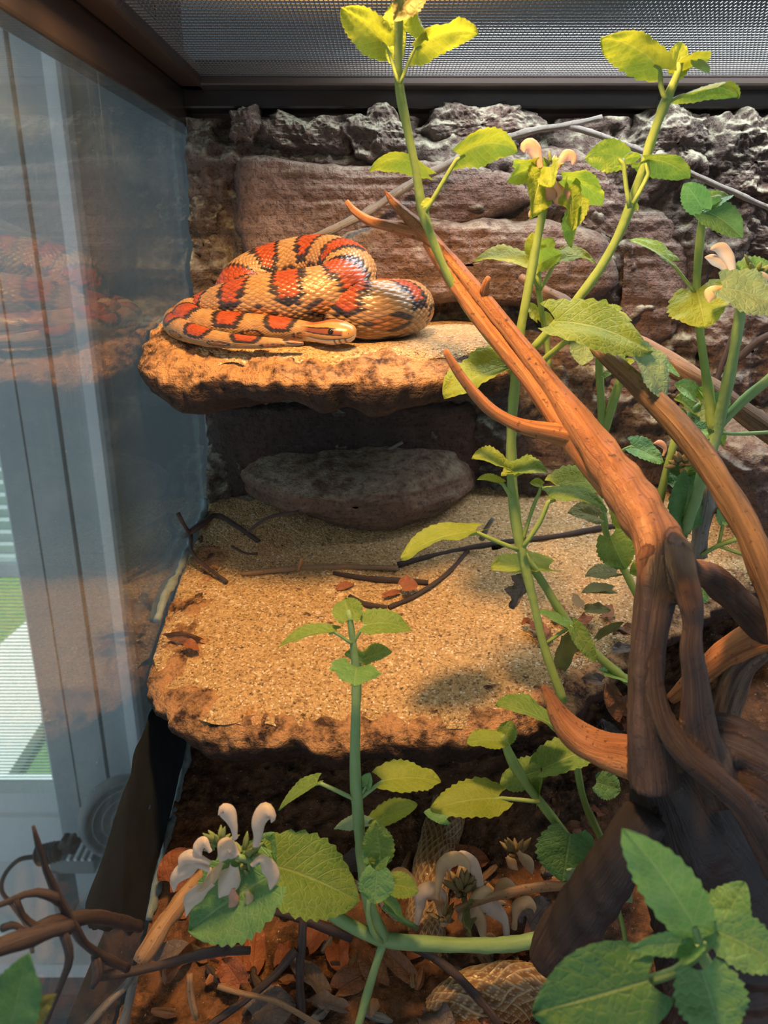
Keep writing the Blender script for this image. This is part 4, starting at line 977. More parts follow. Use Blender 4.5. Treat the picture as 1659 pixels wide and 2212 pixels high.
class Plant:
    def __init__(s, label, base, leafmat='leaf_g', stemmat='stem', cat='plant', name='plant', group=None):
        s.e = empty(name, base, label, cat, group); s.lm = leafmat; s.sm = stemmat; s.k = len(label)
    def stem(s, pts, seg=10, name='stem'):
        V, f, U = W(pts, seg=seg, rough=0.05, rfreq=150, flut=0.10, nfl=4, step=0.004)
        # slight swelling stays in the control radii
        return mk(name, V, f, M[s.sm], s.e, True, U)
    def leaf(s, b, t, w, Y, dY=0.0, arch=0.0, fold=0.15, pet=None, mat=None, roll=None, curl=0.0, ratio=0.82, flip=None, name='leaf', wave=0.09, label=None, pr=4, serr=0.14):
        s.k += 1
        P0 = P(b[0], b[1], Y); P1 = P(t[0], t[1], Y+dY)
        Lpx = math.hypot(t[0]-b[0], t[1]-b[1]); L3 = np.linalg.norm(P1-P0)
        wm = px(w, (b[0]+t[0])/2, (b[1]+t[1])/2, Y+dY/2)
        if roll is None:
            full = max(ratio*L3, wm)
            roll = math.acos(min(1, max(0.28, wm/full)))
            below = (b[1]+t[1])/2 < 430
            if flip: below = not below
            # choose the sign that turns the face up (or shows the underside when above the eye)
            ax = nrm(P1-P0); view = nrm((P0+P1)/2-CAMP); sd = nrm(np.cross(ax, view)); n = np.cross(sd, ax)
            if np.dot(n, view) > 0: n = -n; sd = -sd
            nz = -sd[2]*math.sin(roll)
            if (nz < 0) != below: roll = -roll
        W_ = wm/max(0.28, math.cos(roll))
        V, f, uv = leaf_mesh(P0, P1, W_, roll, arch, fold, curl, seed=s.k*1.37, wave=wave, serr=serr)
        o = mk(name, V, f, M[mat or s.lm], s.e, True, uv)
        if label: o['label'] = label
        if pet:
            pts = [(u, v, Y+(0 if len(r) == 0 else r[0]), pr) for u, v, *r in pet] + [(b[0], b[1], Y, pr*0.85)]
            q = nrm(P1-P0); e = P0+q*L3*0.10
            rows = [[*P(u, v, y), px(r, u, v, y)] for u, v, y, r in pts] + [[*e, px(pr*0.6, b[0], b[1], Y)]]
            V, f, U = tube(rows, seg=7, step=0.004); mk('petiole', V, f, M[s.sm], o, True, U)
        return o
    def petal(s, pts, Y, w, mat='petal', name='flower', cup=1.0, parent=None):
        # a hooded petal: curved strip with a cupped cross-section; rows u, v(, dY)
        rows = [[*P(q[0], q[1], Y+(q[2] if len(q) > 2 else 0)), 1] for q in pts]
        c, ss = smooth_path(rows, 18); c = c[:, :3]
        T, A, B = frames(c); view = nrm(c-CAMP); A = nrm(np.cross(T, view)); B = np.cross(A, T)
        m = 9; t = np.linspace(-1, 1, m)[None]
        x = np.linspace(0, 1, 18)[:, None]
        wd = px(w, pts[0][0], pts[0][1], Y)*0.5*(0.42+0.75*np.sin(math.pi*np.clip(x, 0, 1)**1.5)**1.2)*np.sqrt(np.clip(1.02-x**7, 0.02, 1))
        an = t*1.9*cup
        p = c[:, None] + (wd*np.sin(an))[..., None]*A[:, None] + (wd*(1-np.cos(an))*0.9)[..., None]*B[:, None]
        p = p + 0.0007*np.stack([vn(p*170+s.k), vn(p*170+9), vn(p*170+23)], -1)
        s.k += 1
        return mk(name, p.reshape(-1, 3), grid_faces(18, m), M[mat], parent or s.e, True)
    def spikes(s, u, v, Y, rad, n, mat='calyx', seed=1):
        # calyx whorl: a little cup with pointed teeth
        r = random.Random(seed)
        for k in range(n):
            a = r.uniform(0, 2*math.pi); rr = rad*r.uniform(0.25, 0.9)
            u0 = u+rr*0.35*math.cos(a); v0 = v+rr*0.35*math.sin(a)
            u1 = u+rr*1.15*math.cos(a); v1 = v+rr*1.0*math.sin(a)-rad*0.25
            dy = r.uniform(-0.006, 0.006)
            V, f, U = W([(u0, v0, Y, rad*0.10), ((u0+u1)/2, (v0+v1)/2, Y+dy*0.5, rad*0.13), (u1, v1, Y+dy, 0.8)], seg=7, step=0.003)
            mk('calyx', V, f, M[mat], s.e, True, U)

# --- tall stem reaching the screen
p = Plant('tall stem with lit yellow leaves reaching up to the screen above the snake', P(1112, 860, 0.372), 'leaf_y')
p.stem([(862, -30, 0.318, 8), (861, 60, 0.328, 9), (862, 180, 0.338, 10), (878, 270, 0.346, 9.5), (897, 360, 0.352, 9.5), (912, 450, 0.358, 11), (935, 520, 0.362, 9), (965, 590, 0.366, 8.5), (1005, 660, 0.369, 8.5), (1050, 720, 0.371, 9), (1090, 770, 0.372, 9), (1112, 805, 0.372, 10), (1111, 860, 0.372, 10)])
p.leaf((836, 100), (738, 16), 78, 0.334, -0.006, 0.05, 0.2, pet=[(861, 182)])
p.leaf((897, 104), (1034, 74), 62, 0.334, 0.004, 0.12, 0.2, pet=[(864, 180)])
p.leaf((858, 118), (848, 8), 58, 0.338, 0.0, 0.0, 0.35, wave=0.16)
p.leaf((882, -5), (924, 88), 30, 0.330, 0.0, 0.06, 0.5, wave=0.16)
p.leaf((900, -20), (850, 45), 60, 0.322, 0.0, 0.08, 0.3, wave=0.2, mat='leaf_olive')
p.leaf((925, 376), (797, 372), 40, 0.362, 0.004, 0.22, 0.2)
p.leaf((992, 336), (1118, 328), 72, 0.352, 0.004, 0.16, 0.15, pet=[(914, 465, 0.006), (950, 405, 0.003)], pr=5)
p.leaf((914, 445), (934, 430), 14, 0.352, 0, 0.1, 0.2, ratio=0.7)
p.leaf((1098, 790), (957, 855), 74, 0.374, -0.006, 0.05, 0.3, pet=[(1112, 803), (1104, 812)], wave=0.14)

# --- flowering stem
p = Plant('stem topped with drooping crumpled leaves and small pink flowers', P(1105, 990, 0.372), 'leaf_y')
p.stem([(1184, 385, 0.366, 8), (1172, 460, 0.366, 9), (1155, 550, 0.367, 9.5), (1138, 640, 0.368, 10), (1122, 730, 0.369, 10), (1112, 830, 0.370, 11), (1106, 920, 0.371, 11), (1105, 1000, 0.372, 11), (1116, 1120, 0.374, 10), (1150, 1290, 0.378, 9)])
p.leaf((1170, 372), (1145, 472), 72, 0.362, -0.008, 0.06, 0.25, wave=0.18)
p.leaf((1172, 368), (1094, 392), 48, 0.364, 0.0, 0.14, 0.2, wave=0.15)
p.leaf((1165, 366), (1108, 356), 30, 0.372, 0.01, 0.10, 0.2, wave=0.15)
p.leaf((1188, 360), (1192, 402), 52, 0.358, -0.012, 0.05, 0.2, wave=0.15)
p.leaf((1214, 388), (1302, 442), 66, 0.366, 0.004, 0.14, 0.3, wave=0.16)
p.leaf((1228, 400), (1234, 500), 52, 0.362, -0.004, 0.05, 0.35, wave=0.18)
p.leaf((1248, 450), (1234, 535), 30, 0.364, 0.0, -0.04, 0.4, mat='leaf_g')
p.petal([(1168, 362), (1160, 335), (1148, 316), (1132, 318), (1131, 332)], 0.36, 28, 'petal_pink')
p.petal([(1205, 362), (1214, 346), (1228, 336), (1241, 346), (1238, 356)], 0.362, 22, 'petal_pink')
p.petal([(1200, 396), (1208, 415), (1218, 432), (1226, 446)], 0.358, 34, 'petal_pink')
p.petal([(1182, 402), (1192, 418), (1202, 430)], 0.358, 26, 'petal_pink')
p.petal([(1160, 430), (1152, 455), (1146, 472)], 0.364, 12, 'petal_pink')
p.spikes(1192, 358, 0.364, 30, 14, 'calyx', 3)
# side cluster lower on that stem
p.stem([(1186, 800, 0.384, 6), (1180, 730, 0.384, 6), (1168, 660, 0.382, 6.5), (1163, 620, 0.380, 6.5), (1162, 560, 0.380, 5)], 8)
p.leaf((1143, 575), (1023, 564), 34, 0.379, 0.004, 0.10, 0.25, pet=[(1162, 625), (1152, 600)])
p.leaf((1158, 560), (1150, 502), 46, 0.386, 0.004, 0.0, 0.3)
p.leaf((1163, 572), (1214, 548), 44, 0.378, -0.006, 0.05, 0.3)
p.leaf((1176, 540), (1196, 515), 30, 0.386, 0.0, 0.05, 0.3)
p.leaf((1199, 568), (1288, 572), 28, 0.380, 0.004, 0.16, 0.25, pet=[(1166, 628), (1182, 600)])
p.leaf((1160, 690), (1135, 655), 24, 0.384, 0.0, 0.05, 0.2)
p.leaf((1165, 685), (1198, 700), 26, 0.384, 0.0, 0.05, 0.2)

# --- right-hand arching stem
p = Plant('arching stem curving up to the right with broad pale leaves at its top', P(1155, 750, 0.362), 'leaf_y')
p.stem([(1150, 755, 0.370, 8.5), (1195, 705, 0.366, 9), (1240, 655, 0.362, 9.5), (1290, 590, 0.358, 10), (1335, 510, 0.354, 10), (1362, 445, 0.350, 11), (1385, 380, 0.346, 10), (1408, 300, 0.342, 10), (1440, 215, 0.338, 11), (1462, 165, 0.335, 8), (1470, 135, 0.333, 6)])
p.leaf((1426, 148), (1298, 84), 82, 0.332, -0.006, 0.10, 0.2, pet=[(1440, 218), (1428, 190)], pr=5.5)
p.leaf((1456, 160), (1472, 92), 50, 0.338, 0.004, 0.0, 0.3)
p.leaf((1466, 140), (1533, 128), 38, 0.334, 0.006, 0.08, 0.25)
p.leaf((1505, 130), (1530, 158), 22, 0.334, 0.004, 0.06, 0.2, mat='leaf_b')
p.leaf((1474, 206), (1594, 206), 38, 0.338, 0.008, 0.12, 0.2, pet=[(1442, 222)], mat='leaf_g')
p.leaf((1345, 342), (1264, 342), 66, 0.342, -0.002, 0.10, 0.2, pet=[(1360, 450), (1352, 400)], pr=5)
p.leaf((1350, 345), (1385, 338), 22, 0.346, 0.0, 0.06, 0.2)
p.leaf((1392, 345), (1490, 385), 52, 0.342, 0.004, 0.10, 0.2, pet=[(1368, 440), (1402, 372)], mat='leaf_g', pr=5)
p.leaf((1366, 440), (1378, 455), 14, 0.348, 0, 0.1, 0.2, ratio=0.7)

# --- right edge stems
p = Plant('tall slim stem near the right edge with bright green top leaves', P(1545, 940, 0.385), 'leaf_c', 'stem')
p.stem([(1520, 455, 0.368, 7), (1512, 520, 0.370, 8.5), (1505, 630, 0.374, 9), (1515, 740, 0.378, 9.5), (1528, 830, 0.382, 10.5), (1542, 930, 0.385, 13)])
p.leaf((1518, 452), (1478, 396), 56, 0.364, 0.0, 0.05, 0.25)
p.leaf((1520, 450), (1582, 424), 36, 0.368, 0.004, 0.08, 0.25)
p.leaf((1522, 458), (1604, 516), 62, 0.366, -0.004, 0.08, 0.2)
p.leaf((1525, 470), (1540, 440), 20, 0.372, 0.0, 0.05, 0.2)
p.leaf((1450, 566), (1360, 518), 26, 0.372, 0.004, 0.06, 0.3, pet=[(1504, 636), (1476, 600)], ratio=0.5)
p.leaf((1505, 628), (1522, 708), 134, 0.372, -0.016, 0.04, 0.15, roll=0.0, mat='leaf_y', label='broad backlit leaf beneath the stem joint')
p = Plant('thick pale stem at the right edge under a grey green leaf and white flowers', P(1480, 1145, 0.39), 'leaf_c', 'stem_c')
p.stem([(1604, 640, 0.352, 9), (1594, 710, 0.358, 11), (1578, 800, 0.368, 12), (1550, 920, 0.384, 14), (1525, 1000, 0.386, 13), (1502, 1080, 0.388, 12), (1478, 1150, 0.390, 12)], 12)
p.stem([(1550, 925, 0.384, 9), (1600, 870, 0.38, 10), (1660, 820, 0.375, 11), (1720, 770, 0.37, 11)])
p.stem([(1545, 935, 0.384, 4), (1600, 937, 0.384, 4), (1690, 932, 0.384, 4)])
p.leaf((1560, 622), (1690, 672), 84, 0.345, -0.006, 0.06, 0.15, mat='leaf_b')
p.leaf((1590, 600), (1680, 592), 60, 0.356, 0.0, 0.10, 0.2)
p.leaf((1600, 590), (1665, 566), 34, 0.362, 0.0, 0.06, 0.2)
p.petal([(1590, 606), (1582, 575), (1570, 548), (1552, 536), (1534, 540)], 0.352, 22)
p.petal([(1576, 600), (1560, 575), (1540, 558), (1524, 556)], 0.354, 20)
p.petal([(1562, 620), (1545, 625), (1534, 640), (1532, 655)], 0.350, 24, 'petal_dry')
p.petal([(1612, 600), (1640, 598), (1668, 606)], 0.35, 18)
p.spikes(1632, 588, 0.356, 42, 18, 'calyx', 5)
# cluster of small bright leaves by the joint
for b, t, w, mt in [((1502, 858), (1458, 830), 36, 'leaf_c'), ((1500, 892), (1458, 860), 26, 'leaf_g'), ((1476, 905), (1462, 880), 22, 'leaf_g'), ((1508, 880), (1530, 912), 40, 'leaf_b'), ((1520, 862), (1510, 835), 24, 'leaf_g'), ((1542, 860), (1575, 898), 34, 'leaf_c'), ((1490, 925), (1556, 950), 40, 'leaf_c'), ((1545, 930), (1562, 962), 30, 'leaf_g'), ((1516, 845), (1530, 872), 18, 'leaf_y')]:
    p.leaf(b, t, w, 0.392, rnd.uniform(-0.006, 0.006), 0.06, 0.3, mat=mt)
p.stem([(1470, 925, 0.392, 6), (1490, 895, 0.392, 6), (1515, 870, 0.392, 5)])

# --- bushy stems behind the driftwood, big leaf in front
p = Plant('bushy stems behind the driftwood with one long quilted yellow green leaf', P(1302, 940, 0.39), 'leaf_g')
p.stem([(1292, 700, 0.382, 6), (1294, 780, 0.386, 8), (1298, 860, 0.390, 8.5), (1303, 945, 0.392, 9), (1310, 1040, 0.395, 8)])
p.stem([(1352, 790, 0.384, 8), (1330, 850, 0.387, 9), (1306, 935, 0.391, 9)])
p.stem([(1150, 800, 0.366, 6), (1195, 760, 0.356, 7), (1250, 715, 0.346, 6), (1270, 705, 0.344, 5)])
p.leaf((1198, 694), (1408, 762), 92, 0.336, 0.006, 0.07, 0.12, ratio=0.6, label='long quilted yellow green leaf held over the driftwood', mat='leaf_g')
p.leaf((1265, 722), (1258, 790), 62, 0.372, -0.006, 0.0, 0.2, mat='leaf_b')
p.leaf((1232, 738), (1212, 722), 20, 0.372, 0.0, 0.0, 0.2, mat='leaf_b')
p.leaf((1378, 768), (1442, 862), 62, 0.340, 0.0, 0.03, 0.25, mat='leaf_b')
p.leaf((1370, 770), (1468, 812), 36, 0.352, 0.006, 0.05, 0.2, mat='leaf_c')
for b, t, w, mt in [((1295, 690), (1308, 646), 34, 'leaf_g'), ((1295, 690), (1345, 668), 22, 'leaf_g'), ((1296, 695), (1366, 694), 22, 'leaf_y'), ((1288, 692), (1228, 672), 26, 'leaf_c'), ((1280, 682), (1240, 664), 18, 'leaf_c'), ((1340, 800), (1372, 780), 20, 'leaf_y'), ((1330, 790), (1352, 765), 22, 'leaf_c'), ((1305, 815), (1325, 802), 14, 'leaf_g')]:
    p.leaf(b, t, w, 0.380, rnd.uniform(-0.006, 0.006), 0.08, 0.3, mat=mt)

# --- plant standing before the sand, right of centre
p = Plant('leafy stem in front of the sand with a forked crown and one long side leaf', P(1215, 1505, 0.318), 'leaf_g')
p.stem([(1102, 1025, 0.336, 8), (1108, 1085, 0.335, 10), (1118, 1150, 0.334, 11), (1126, 1190, 0.333, 11), (1150, 1290, 0.329, 9), (1172, 1385, 0.325, 9), (1195, 1455, 0.321, 9.5), (1218, 1515, 0.318, 10)])
p.leaf((1096, 1016), (1018, 992), 36, 0.334, -0.004, 0.12, 0.35, mat='leaf_y')
p.leaf((1104, 1020), (1184, 1020), 38, 0.334, -0.006, 0.10, 0.35)
p.leaf((1098, 1030), (1150, 1000), 34, 0.342, 0.006, 0.05, 0.3, mat='leaf_y')
p.leaf((1085, 1044), (1030, 1036), 16, 0.332, 0.0, 0.10, 0.3, ratio=0.5, pet=[(1104, 1075)], mat='leaf_y')
p.leaf((1172, 1048), (1144, 1044), 20, 0.334, 0.0, 0.08, 0.3, pet=[(1126, 1180), (1150, 1100)], mat='leaf_y')
p.leaf((1202, 1052), (1314, 1050), 62, 0.345, 0.006, 0.08, 0.2, mat='leaf_y', pet=[(1172, 1055)])
p.leaf((1188, 1078), (1312, 1104), 34, 0.328, -0.002, 0.10, 0.25, pet=[(1130, 1182), (1165, 1130)], pr=5.5)
p.leaf((1028, 1150), (866, 1206), 44, 0.330, -0.010, 0.09, 0.2, pet=[(1120, 1188), (1070, 1168)], mat='leaf_y', ratio=0.6, pr=5)
p.leaf((1186, 1228), (1060, 1226), 46, 0.345, -0.004, 0.05, 0.15, mat='leaf_y')
p.stem([(1128, 1195, 0.334, 8), (1170, 1255, 0.337, 9), (1220, 1335, 0.338, 9), (1275, 1400, 0.338, 9), (1330, 1450, 0.338, 9), (1385, 1495, 0.338, 9)])
p.leaf((1232, 1356), (1160, 1320), 22, 0.332, 0.0, 0.03, 0.3, ratio=0.5, mat='leaf_c')
p.leaf((1235, 1352), (1286, 1432), 40, 0.330, -0.004, 0.05, 0.2, pet=[(1176, 1392)], ratio=0.5)
p.leaf((1218, 1372), (1214, 1446), 52, 0.340, 0.004, 0.0, 0.3, wave=0.2, mat='leaf_olive', label='withered brown hanging leaf')
p.leaf((1138, 1256), (1108, 1316), 34, 0.342, 0.0, 0.03, 0.5, wave=0.25, mat='dead_grey', label='shrivelled dark leaf')
p.leaf((1305, 1458), (1370, 1475), 24, 0.336, 0, 0.05, 0.3, mat='leaf_c')

# --- heart leaf plant
p = Plant('small plant with a heart shaped leaf hanging beside the driftwood stump', P(1385, 1310, 0.36), 'leaf_g')
p.stem([(1292, 1075, 0.362, 7), (1304, 1120, 0.362, 8), (1312, 1160, 0.362, 7), (1345, 1225, 0.363, 8), (1368, 1270, 0.362, 8), (1392, 1320, 0.36, 8)])
p.leaf((1318, 1158), (1350, 1230), 80, 0.350, -0.006, 0.0, 0.15, roll=0.0, label='heart shaped green leaf')
p.leaf((1330, 1085), (1362, 1150), 54, 0.366, 0.0, 0.0, 0.2, mat='leaf_y')
p.leaf((1292, 1118), (1226, 1108), 42, 0.356, 0.0, 0.08, 0.35, mat='leaf_olive', wave=0.25, label='withered olive leaf')
p.leaf((1332, 1238), (1264, 1246), 34, 0.366, 0.0, 0.05, 0.2, mat='leaf_olive')
p.leaf((1400, 1222), (1360, 1238), 40, 0.352, 0, 0.05, 0.2, mat='leaf_y')
p.leaf((1322, 1275), (1256, 1280), 26, 0.37, 0, 0.05, 0.2, mat='leaf_olive')

# --- faded flower stalk on the right
p = Plant('faded flower stalk with dark hanging leaves right of the driftwood', P(1425, 1110, 0.40), 'leaf_c')
p.stem([(1468, 920, 0.398, 7), (1452, 970, 0.398, 8), (1436, 1030, 0.399, 8), (1424, 1090, 0.400, 8), (1418, 1140, 0.400, 7)])
p.leaf((1362, 965), (1432, 1000), 44, 0.400, 0.0, 0.05, 0.2, pet=[(1336, 978)])
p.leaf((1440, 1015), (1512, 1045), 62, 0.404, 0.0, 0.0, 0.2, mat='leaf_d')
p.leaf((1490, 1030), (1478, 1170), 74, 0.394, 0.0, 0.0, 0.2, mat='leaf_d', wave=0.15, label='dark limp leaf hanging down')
p.leaf((1530, 1010), (1538, 1100), 44, 0.405, 0.0, 0.0, 0.2, mat='leaf_c')
p.petal([(1432, 985), (1436, 970), (1425, 957), (1412, 958)], 0.396, 12, 'petal_pink')
p.spikes(1470, 1000, 0.396, 44, 16, 'calyx_dry', 8)
p.leaf((1562, 1130), (1548, 1100), 22, 0.395, 0, 0, 0.2, pet=[(1552, 1180)])
p.leaf((1560, 1128), (1582, 1128), 14, 0.395, 0, 0, 0.2)
p.stem([(1515, 1200, 0.394, 4), (1552, 1178, 0.393, 5), (1600, 1162, 0.392, 5), (1630, 1150, 0.392, 4)])
p.stem([(1552, 1180, 0.393, 3.5), (1600, 1196, 0.392, 3.5), (1640, 1205, 0.392, 3)])
p.leaf((1600, 1160), (1625, 1130), 18, 0.392, 0, 0, 0.2)
p.leaf((1630, 1200), (1665, 1225), 24, 0.392, 0, 0, 0.2)
p.leaf((1480, 1140), (1440, 1150), 22, 0.398, 0, 0.05, 0.2)
p.leaf((1490, 1240), (1530, 1300), 44, 0.33, 0, 0.0, 0.2, mat='leaf_c')

# --- front centre plant
p = Plant('slender upright plant in front centre with paired toothed leaves', P(830, 2030, 0.268), 'leaf_g', 'stem_c')
p.stem([(752, 1318, 0.288, 5), (757, 1345, 0.287, 7), (764, 1400, 0.286, 8), (770, 1475, 0.284, 10), (768, 1560, 0.281, 10.5), (767, 1650, 0.278, 11), (771, 1727, 0.275, 13), (777, 1800, 0.273, 12), (786, 1890, 0.270, 13), (802, 1970, 0.268, 15), (828, 2028, 0.266, 16)], 12)
p.leaf((755, 1340), (745, 1293), 66, 0.286, 0.010, 0.0, 0.2, roll=0.0)
p.leaf((787, 1352), (890, 1364), 52, 0.286, 0.004, 0.12, 0.15, pet=[(763, 1388)])
p.leaf((722, 1366), (600, 1401), 26, 0.285, -0.006, 0.10, 0.25, pet=[(760, 1390)], ratio=0.5)
p.leaf((784, 1426), (846, 1408), 36, 0.292, 0.0, 0.08, 0.2, pet=[(770, 1455)])
p.leaf((784, 1424), (744, 1412), 28, 0.292, 0.0, 0.08, 0.2)
p.leaf((770, 1442), (764, 1482), 112, 0.278, -0.016, 0.0, 0.2, roll=0.0, mat='leaf_c')
p.leaf((686, 1690), (602, 1751), 26, 0.274, -0.004, 0.10, 0.25, pet=[(769, 1728)], ratio=0.5, pr=5)
p.leaf((826, 1688), (952, 1690), 66, 0.276, 0.004, 0.08, 0.15, pet=[(773, 1728)], mat='leaf_y', pr=5)
p.leaf((790, 1700), (800, 1670), 26, 0.276, 0, 0, 0.3, pet=[(776, 1722)], mat='leaf_c')
p.leaf((800, 1785), (902, 1738), 50, 0.282, 0.004, 0.05, 0.2, mat='leaf_y', wave=0.1)
p.leaf((795, 1780), (722, 1792), 30, 0.282, 0, 0.05, 0.2, mat='leaf_b')
p.leaf((822, 1850), (812, 1774), 68, 0.264, 0.0, 0.0, 0.15, roll=0.15, mat='leaf_g')
p.leaf((808, 1862), (784, 1836), 34, 0.264, 0, 0, 0.2, mat='leaf_c')
p.leaf((815, 1885), (842, 1850), 30, 0.262, 0, 0, 0.25, mat='leaf_c')
p.leaf((815, 1880), (808, 1952), 76, 0.258, -0.006, 0.0, 0.2, roll=0.1, mat='leaf_c')
p.leaf((838, 1910), (905, 1925), 52, 0.262, 0, 0.05, 0.2, mat='leaf_g')
p.leaf((820, 1935), (870, 1990), 30, 0.270, 0, 0.05, 0.2, mat='leaf_c')
p.stem([(640, 1925, 0.262, 8), (700, 1965, 0.263, 12), (765, 2003, 0.264, 14), (830, 2030, 0.266, 16), (920, 2038, 0.268, 15), (1010, 2042, 0.270, 15), (1100, 2040, 0.272, 16), (1185, 2025, 0.274, 16)], 12)
p.stem([(829, 2032, 0.265, 10), (815, 2075, 0.262, 9), (797, 2135, 0.258, 9), (770, 2230, 0.252, 9)])
p.stem([(800, 1930, 0.263, 5), (795, 1975, 0.262, 6), (808, 2020, 0.262, 6), (828, 2034, 0.264, 6)])
p.stem([(830, 1960, 0.272, 5), (865, 1985, 0.276, 6), (900, 2005, 0.28, 6)])
# --- flower head with two big leaves
p = Plant('white hooded flower head above two large toothed leaves at the lower left', P(640, 1925, 0.26), 'leaf_g', 'stem_c')
p.leaf((582, 1868), (775, 1948), 165, 0.256, 0.004, 0.05, 0.15, roll=0.30, mat='leaf_g', wave=0.08, label='large lit leaf stretched to the right')
p.leaf((578, 1895), (410, 2010), 178, 0.246, -0.006, 0.03, 0.12, roll=-0.25, mat='leaf_c', wave=0.06, label='large shaded leaf hanging below the flowers')
p.leaf((560, 1870), (590, 1800), 70, 0.262, 0.0, 0.0, 0.3, mat='leaf_c')
p.stem([(512, 1850, 0.244, 7), (545, 1862, 0.25, 8), (590, 1895, 0.256, 9), (645, 1930, 0.262, 10)])
Yf = 0.240
for pts, w, mt in [([(512, 1812), (503, 1785), (492, 1758), (482, 1745), (472, 1758)], 26, 'petal'), ([(552, 1832), (556, 1800), (562, 1772), (578, 1752), (590, 1765), (586, 1778)], 34, 'petal'),
                   ([(512, 1850), (500, 1836), (488, 1838), (474, 1858)], 44, 'petal'), ([(505, 1872), (496, 1895), (482, 1925), (474, 1942)], 42, 'petal'),
                   ([(545, 1868), (560, 1858), (576, 1868), (588, 1895), (584, 1922)], 28, 'petal'), ([(455, 1880), (425, 1866), (398, 1882), (380, 1905), (378, 1925)], 30, 'petal'),
                   ([(452, 1862), (420, 1852), (396, 1860), (386, 1878)], 28, 'petal'), ([(458, 1905), (432, 1925), (412, 1950), (400, 1982)], 34, 'petal'),
                   ([(535, 1925), (542, 1950), (553, 1978)], 22, 'petal_dry'), ([(455, 1838), (440, 1822), (430, 1835), (434, 1850)], 24, 'petal'),
                   ([(480, 1860), (460, 1890), (440, 1915), (425, 1925)], 22, 'petal_dry'), ([(500, 1920), (500, 1945), (492, 1960)], 22, 'petal_pink')]:
    p.petal(pts, Yf, w, mt)
p.spikes(475, 1822, 0.247, 46, 26, 'calyx', 21)
p.spikes(525, 1850, 0.250, 50, 22, 'calyx', 22)
p.spikes(540, 1890, 0.249, 34, 12, 'calyx', 23)

# --- plant below the broken root
p = Plant('pale leafed plant below the broken root with rounded toothed leaves', P(1225, 1810, 0.30), 'leaf_g')
p.stem([(1085, 1590, 0.302, 7), (1105, 1640, 0.301, 11), (1135, 1690, 0.300, 10), (1165, 1730, 0.299, 10), (1200, 1775, 0.298, 9), (1232, 1815, 0.298, 9)])
p.leaf((1196, 1568), (1072, 1520), 50, 0.296, -0.002, 0.06, 0.2, pet=[(1225, 1590)])
p.leaf((1085, 1600), (1008, 1604), 44, 0.300, -0.004, 0.04, 0.2, mat='leaf_y')
p.leaf((1090, 1600), (1104, 1556), 44, 0.304, 0.004, 0, 0.25)
p.leaf((1172, 1662), (1300, 1618), 78, 0.300, 0.004, 0.06, 0.25, mat='leaf_g')
p.leaf((1168, 1665), (1080, 1695), 66, 0.308, 0.004, 0.03, 0.2)
p.leaf((1078, 1724), (930, 1748), 86, 0.290, -0.004, 0.04, 0.15, pet=[(1165, 1732)], mat='leaf_y', pr=5)
p.leaf((965, 1770), (915, 1755), 30, 0.300, 0, 0, 0.2, mat='leaf_c')
p.leaf((1160, 1730), (1175, 1665), 14, 0.300, 0, 0, 0.3, ratio=0.4)
p.stem([(1245, 1650, 0.31, 7), (1262, 1730, 0.312, 8), (1300, 1815, 0.314, 8)])
p.leaf((1288, 1690), (1342, 1708), 60, 0.318, 0.0, 0.02, 0.2, mat='leaf_c')
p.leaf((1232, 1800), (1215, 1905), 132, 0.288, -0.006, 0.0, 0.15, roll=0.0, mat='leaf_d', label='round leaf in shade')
p.leaf((1332, 1952), (1225, 1880), 96, 0.272, -0.006, 0.05, 0.15, pet=[(1352, 2042), (1345, 2000)], mat='leaf_b', pr=5, roll=0.35)

# --- nearest plant, lower right
p = Plant('nearest plant at the lower right with large cool green leaves', P(1510, 2060, 0.165), 'leaf_c', 'stem_c')
p.leaf((1500, 2000), (1344, 1788), 122, 0.168, -0.006, 0.04, 0.15, roll=0.2)
p.leaf((1540, 2030), (1610, 1905), 100, 0.172, 0.006, 0.0, 0.2, roll=0.3)
p.leaf((1545, 2010), (1690, 2090), 110, 0.166, -0.006, 0.05, 0.2, roll=0.3)
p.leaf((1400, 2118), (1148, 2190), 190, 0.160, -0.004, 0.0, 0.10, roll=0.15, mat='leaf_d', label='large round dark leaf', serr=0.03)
p.leaf((1500, 2040), (1360, 2048), 50, 0.168, -0.004, 0.04, 0.2, mat='leaf_c', roll=0.3)
p.leaf((1515, 2095), (1560, 2240), 150, 0.160, -0.010, 0.0, 0.2, roll=0.1)
p.leaf((1505, 2045), (1475, 2085), 44, 0.160, -0.006, 0, 0.3)
p.stem([(1400, 2118, 0.162, 11), (1455, 2100, 0.164, 11), (1510, 2060, 0.166, 11), (1530, 2040, 0.167, 10)])
p.stem([(1510, 2050, 0.168, 12), (1560, 2150, 0.172, 13), (1600, 2260, 0.176, 13)])
p.stem([(1500, 2000, 0.168, 7), (1512, 2035, 0.167, 8)])
# ------------------------------------------------------------------ litter
def single_leaf(label, b, t, w, Y, dY, mat, group=None, name='dead_leaf', **kw):
    P0 = P(b[0], b[1], Y); P1 = P(t[0], t[1], Y+dY)
    V, f, uv = leaf_mesh(P0, P1, px(w, b[0], b[1], Y), kw.get('roll', 0.6), kw.get('arch', 0.05), kw.get('fold', 0.3), 0.0, serr=kw.get('serr', 0.05), wave=kw.get('wave', 0.25), seed=b[0]*0.13, ns=30, nt=9, quilt=0.006)
    o = mk(name, V, f, M[mat], None, True, uv); tag(o, label, 'leaf', group); return o
ys = lambda u, v: SY(u, v, 0.004)
single_leaf('dark reddish dead leaf on the sand beside the side glass', (432, 1384), (350, 1372), 30, ys(400, 1384), 0.004, 'dead')
single_leaf('small rusty leaf scrap on the sand below the dark leaf', (402, 1388), (430, 1408), 26, ys(415, 1400), -0.004, 'dead_red')
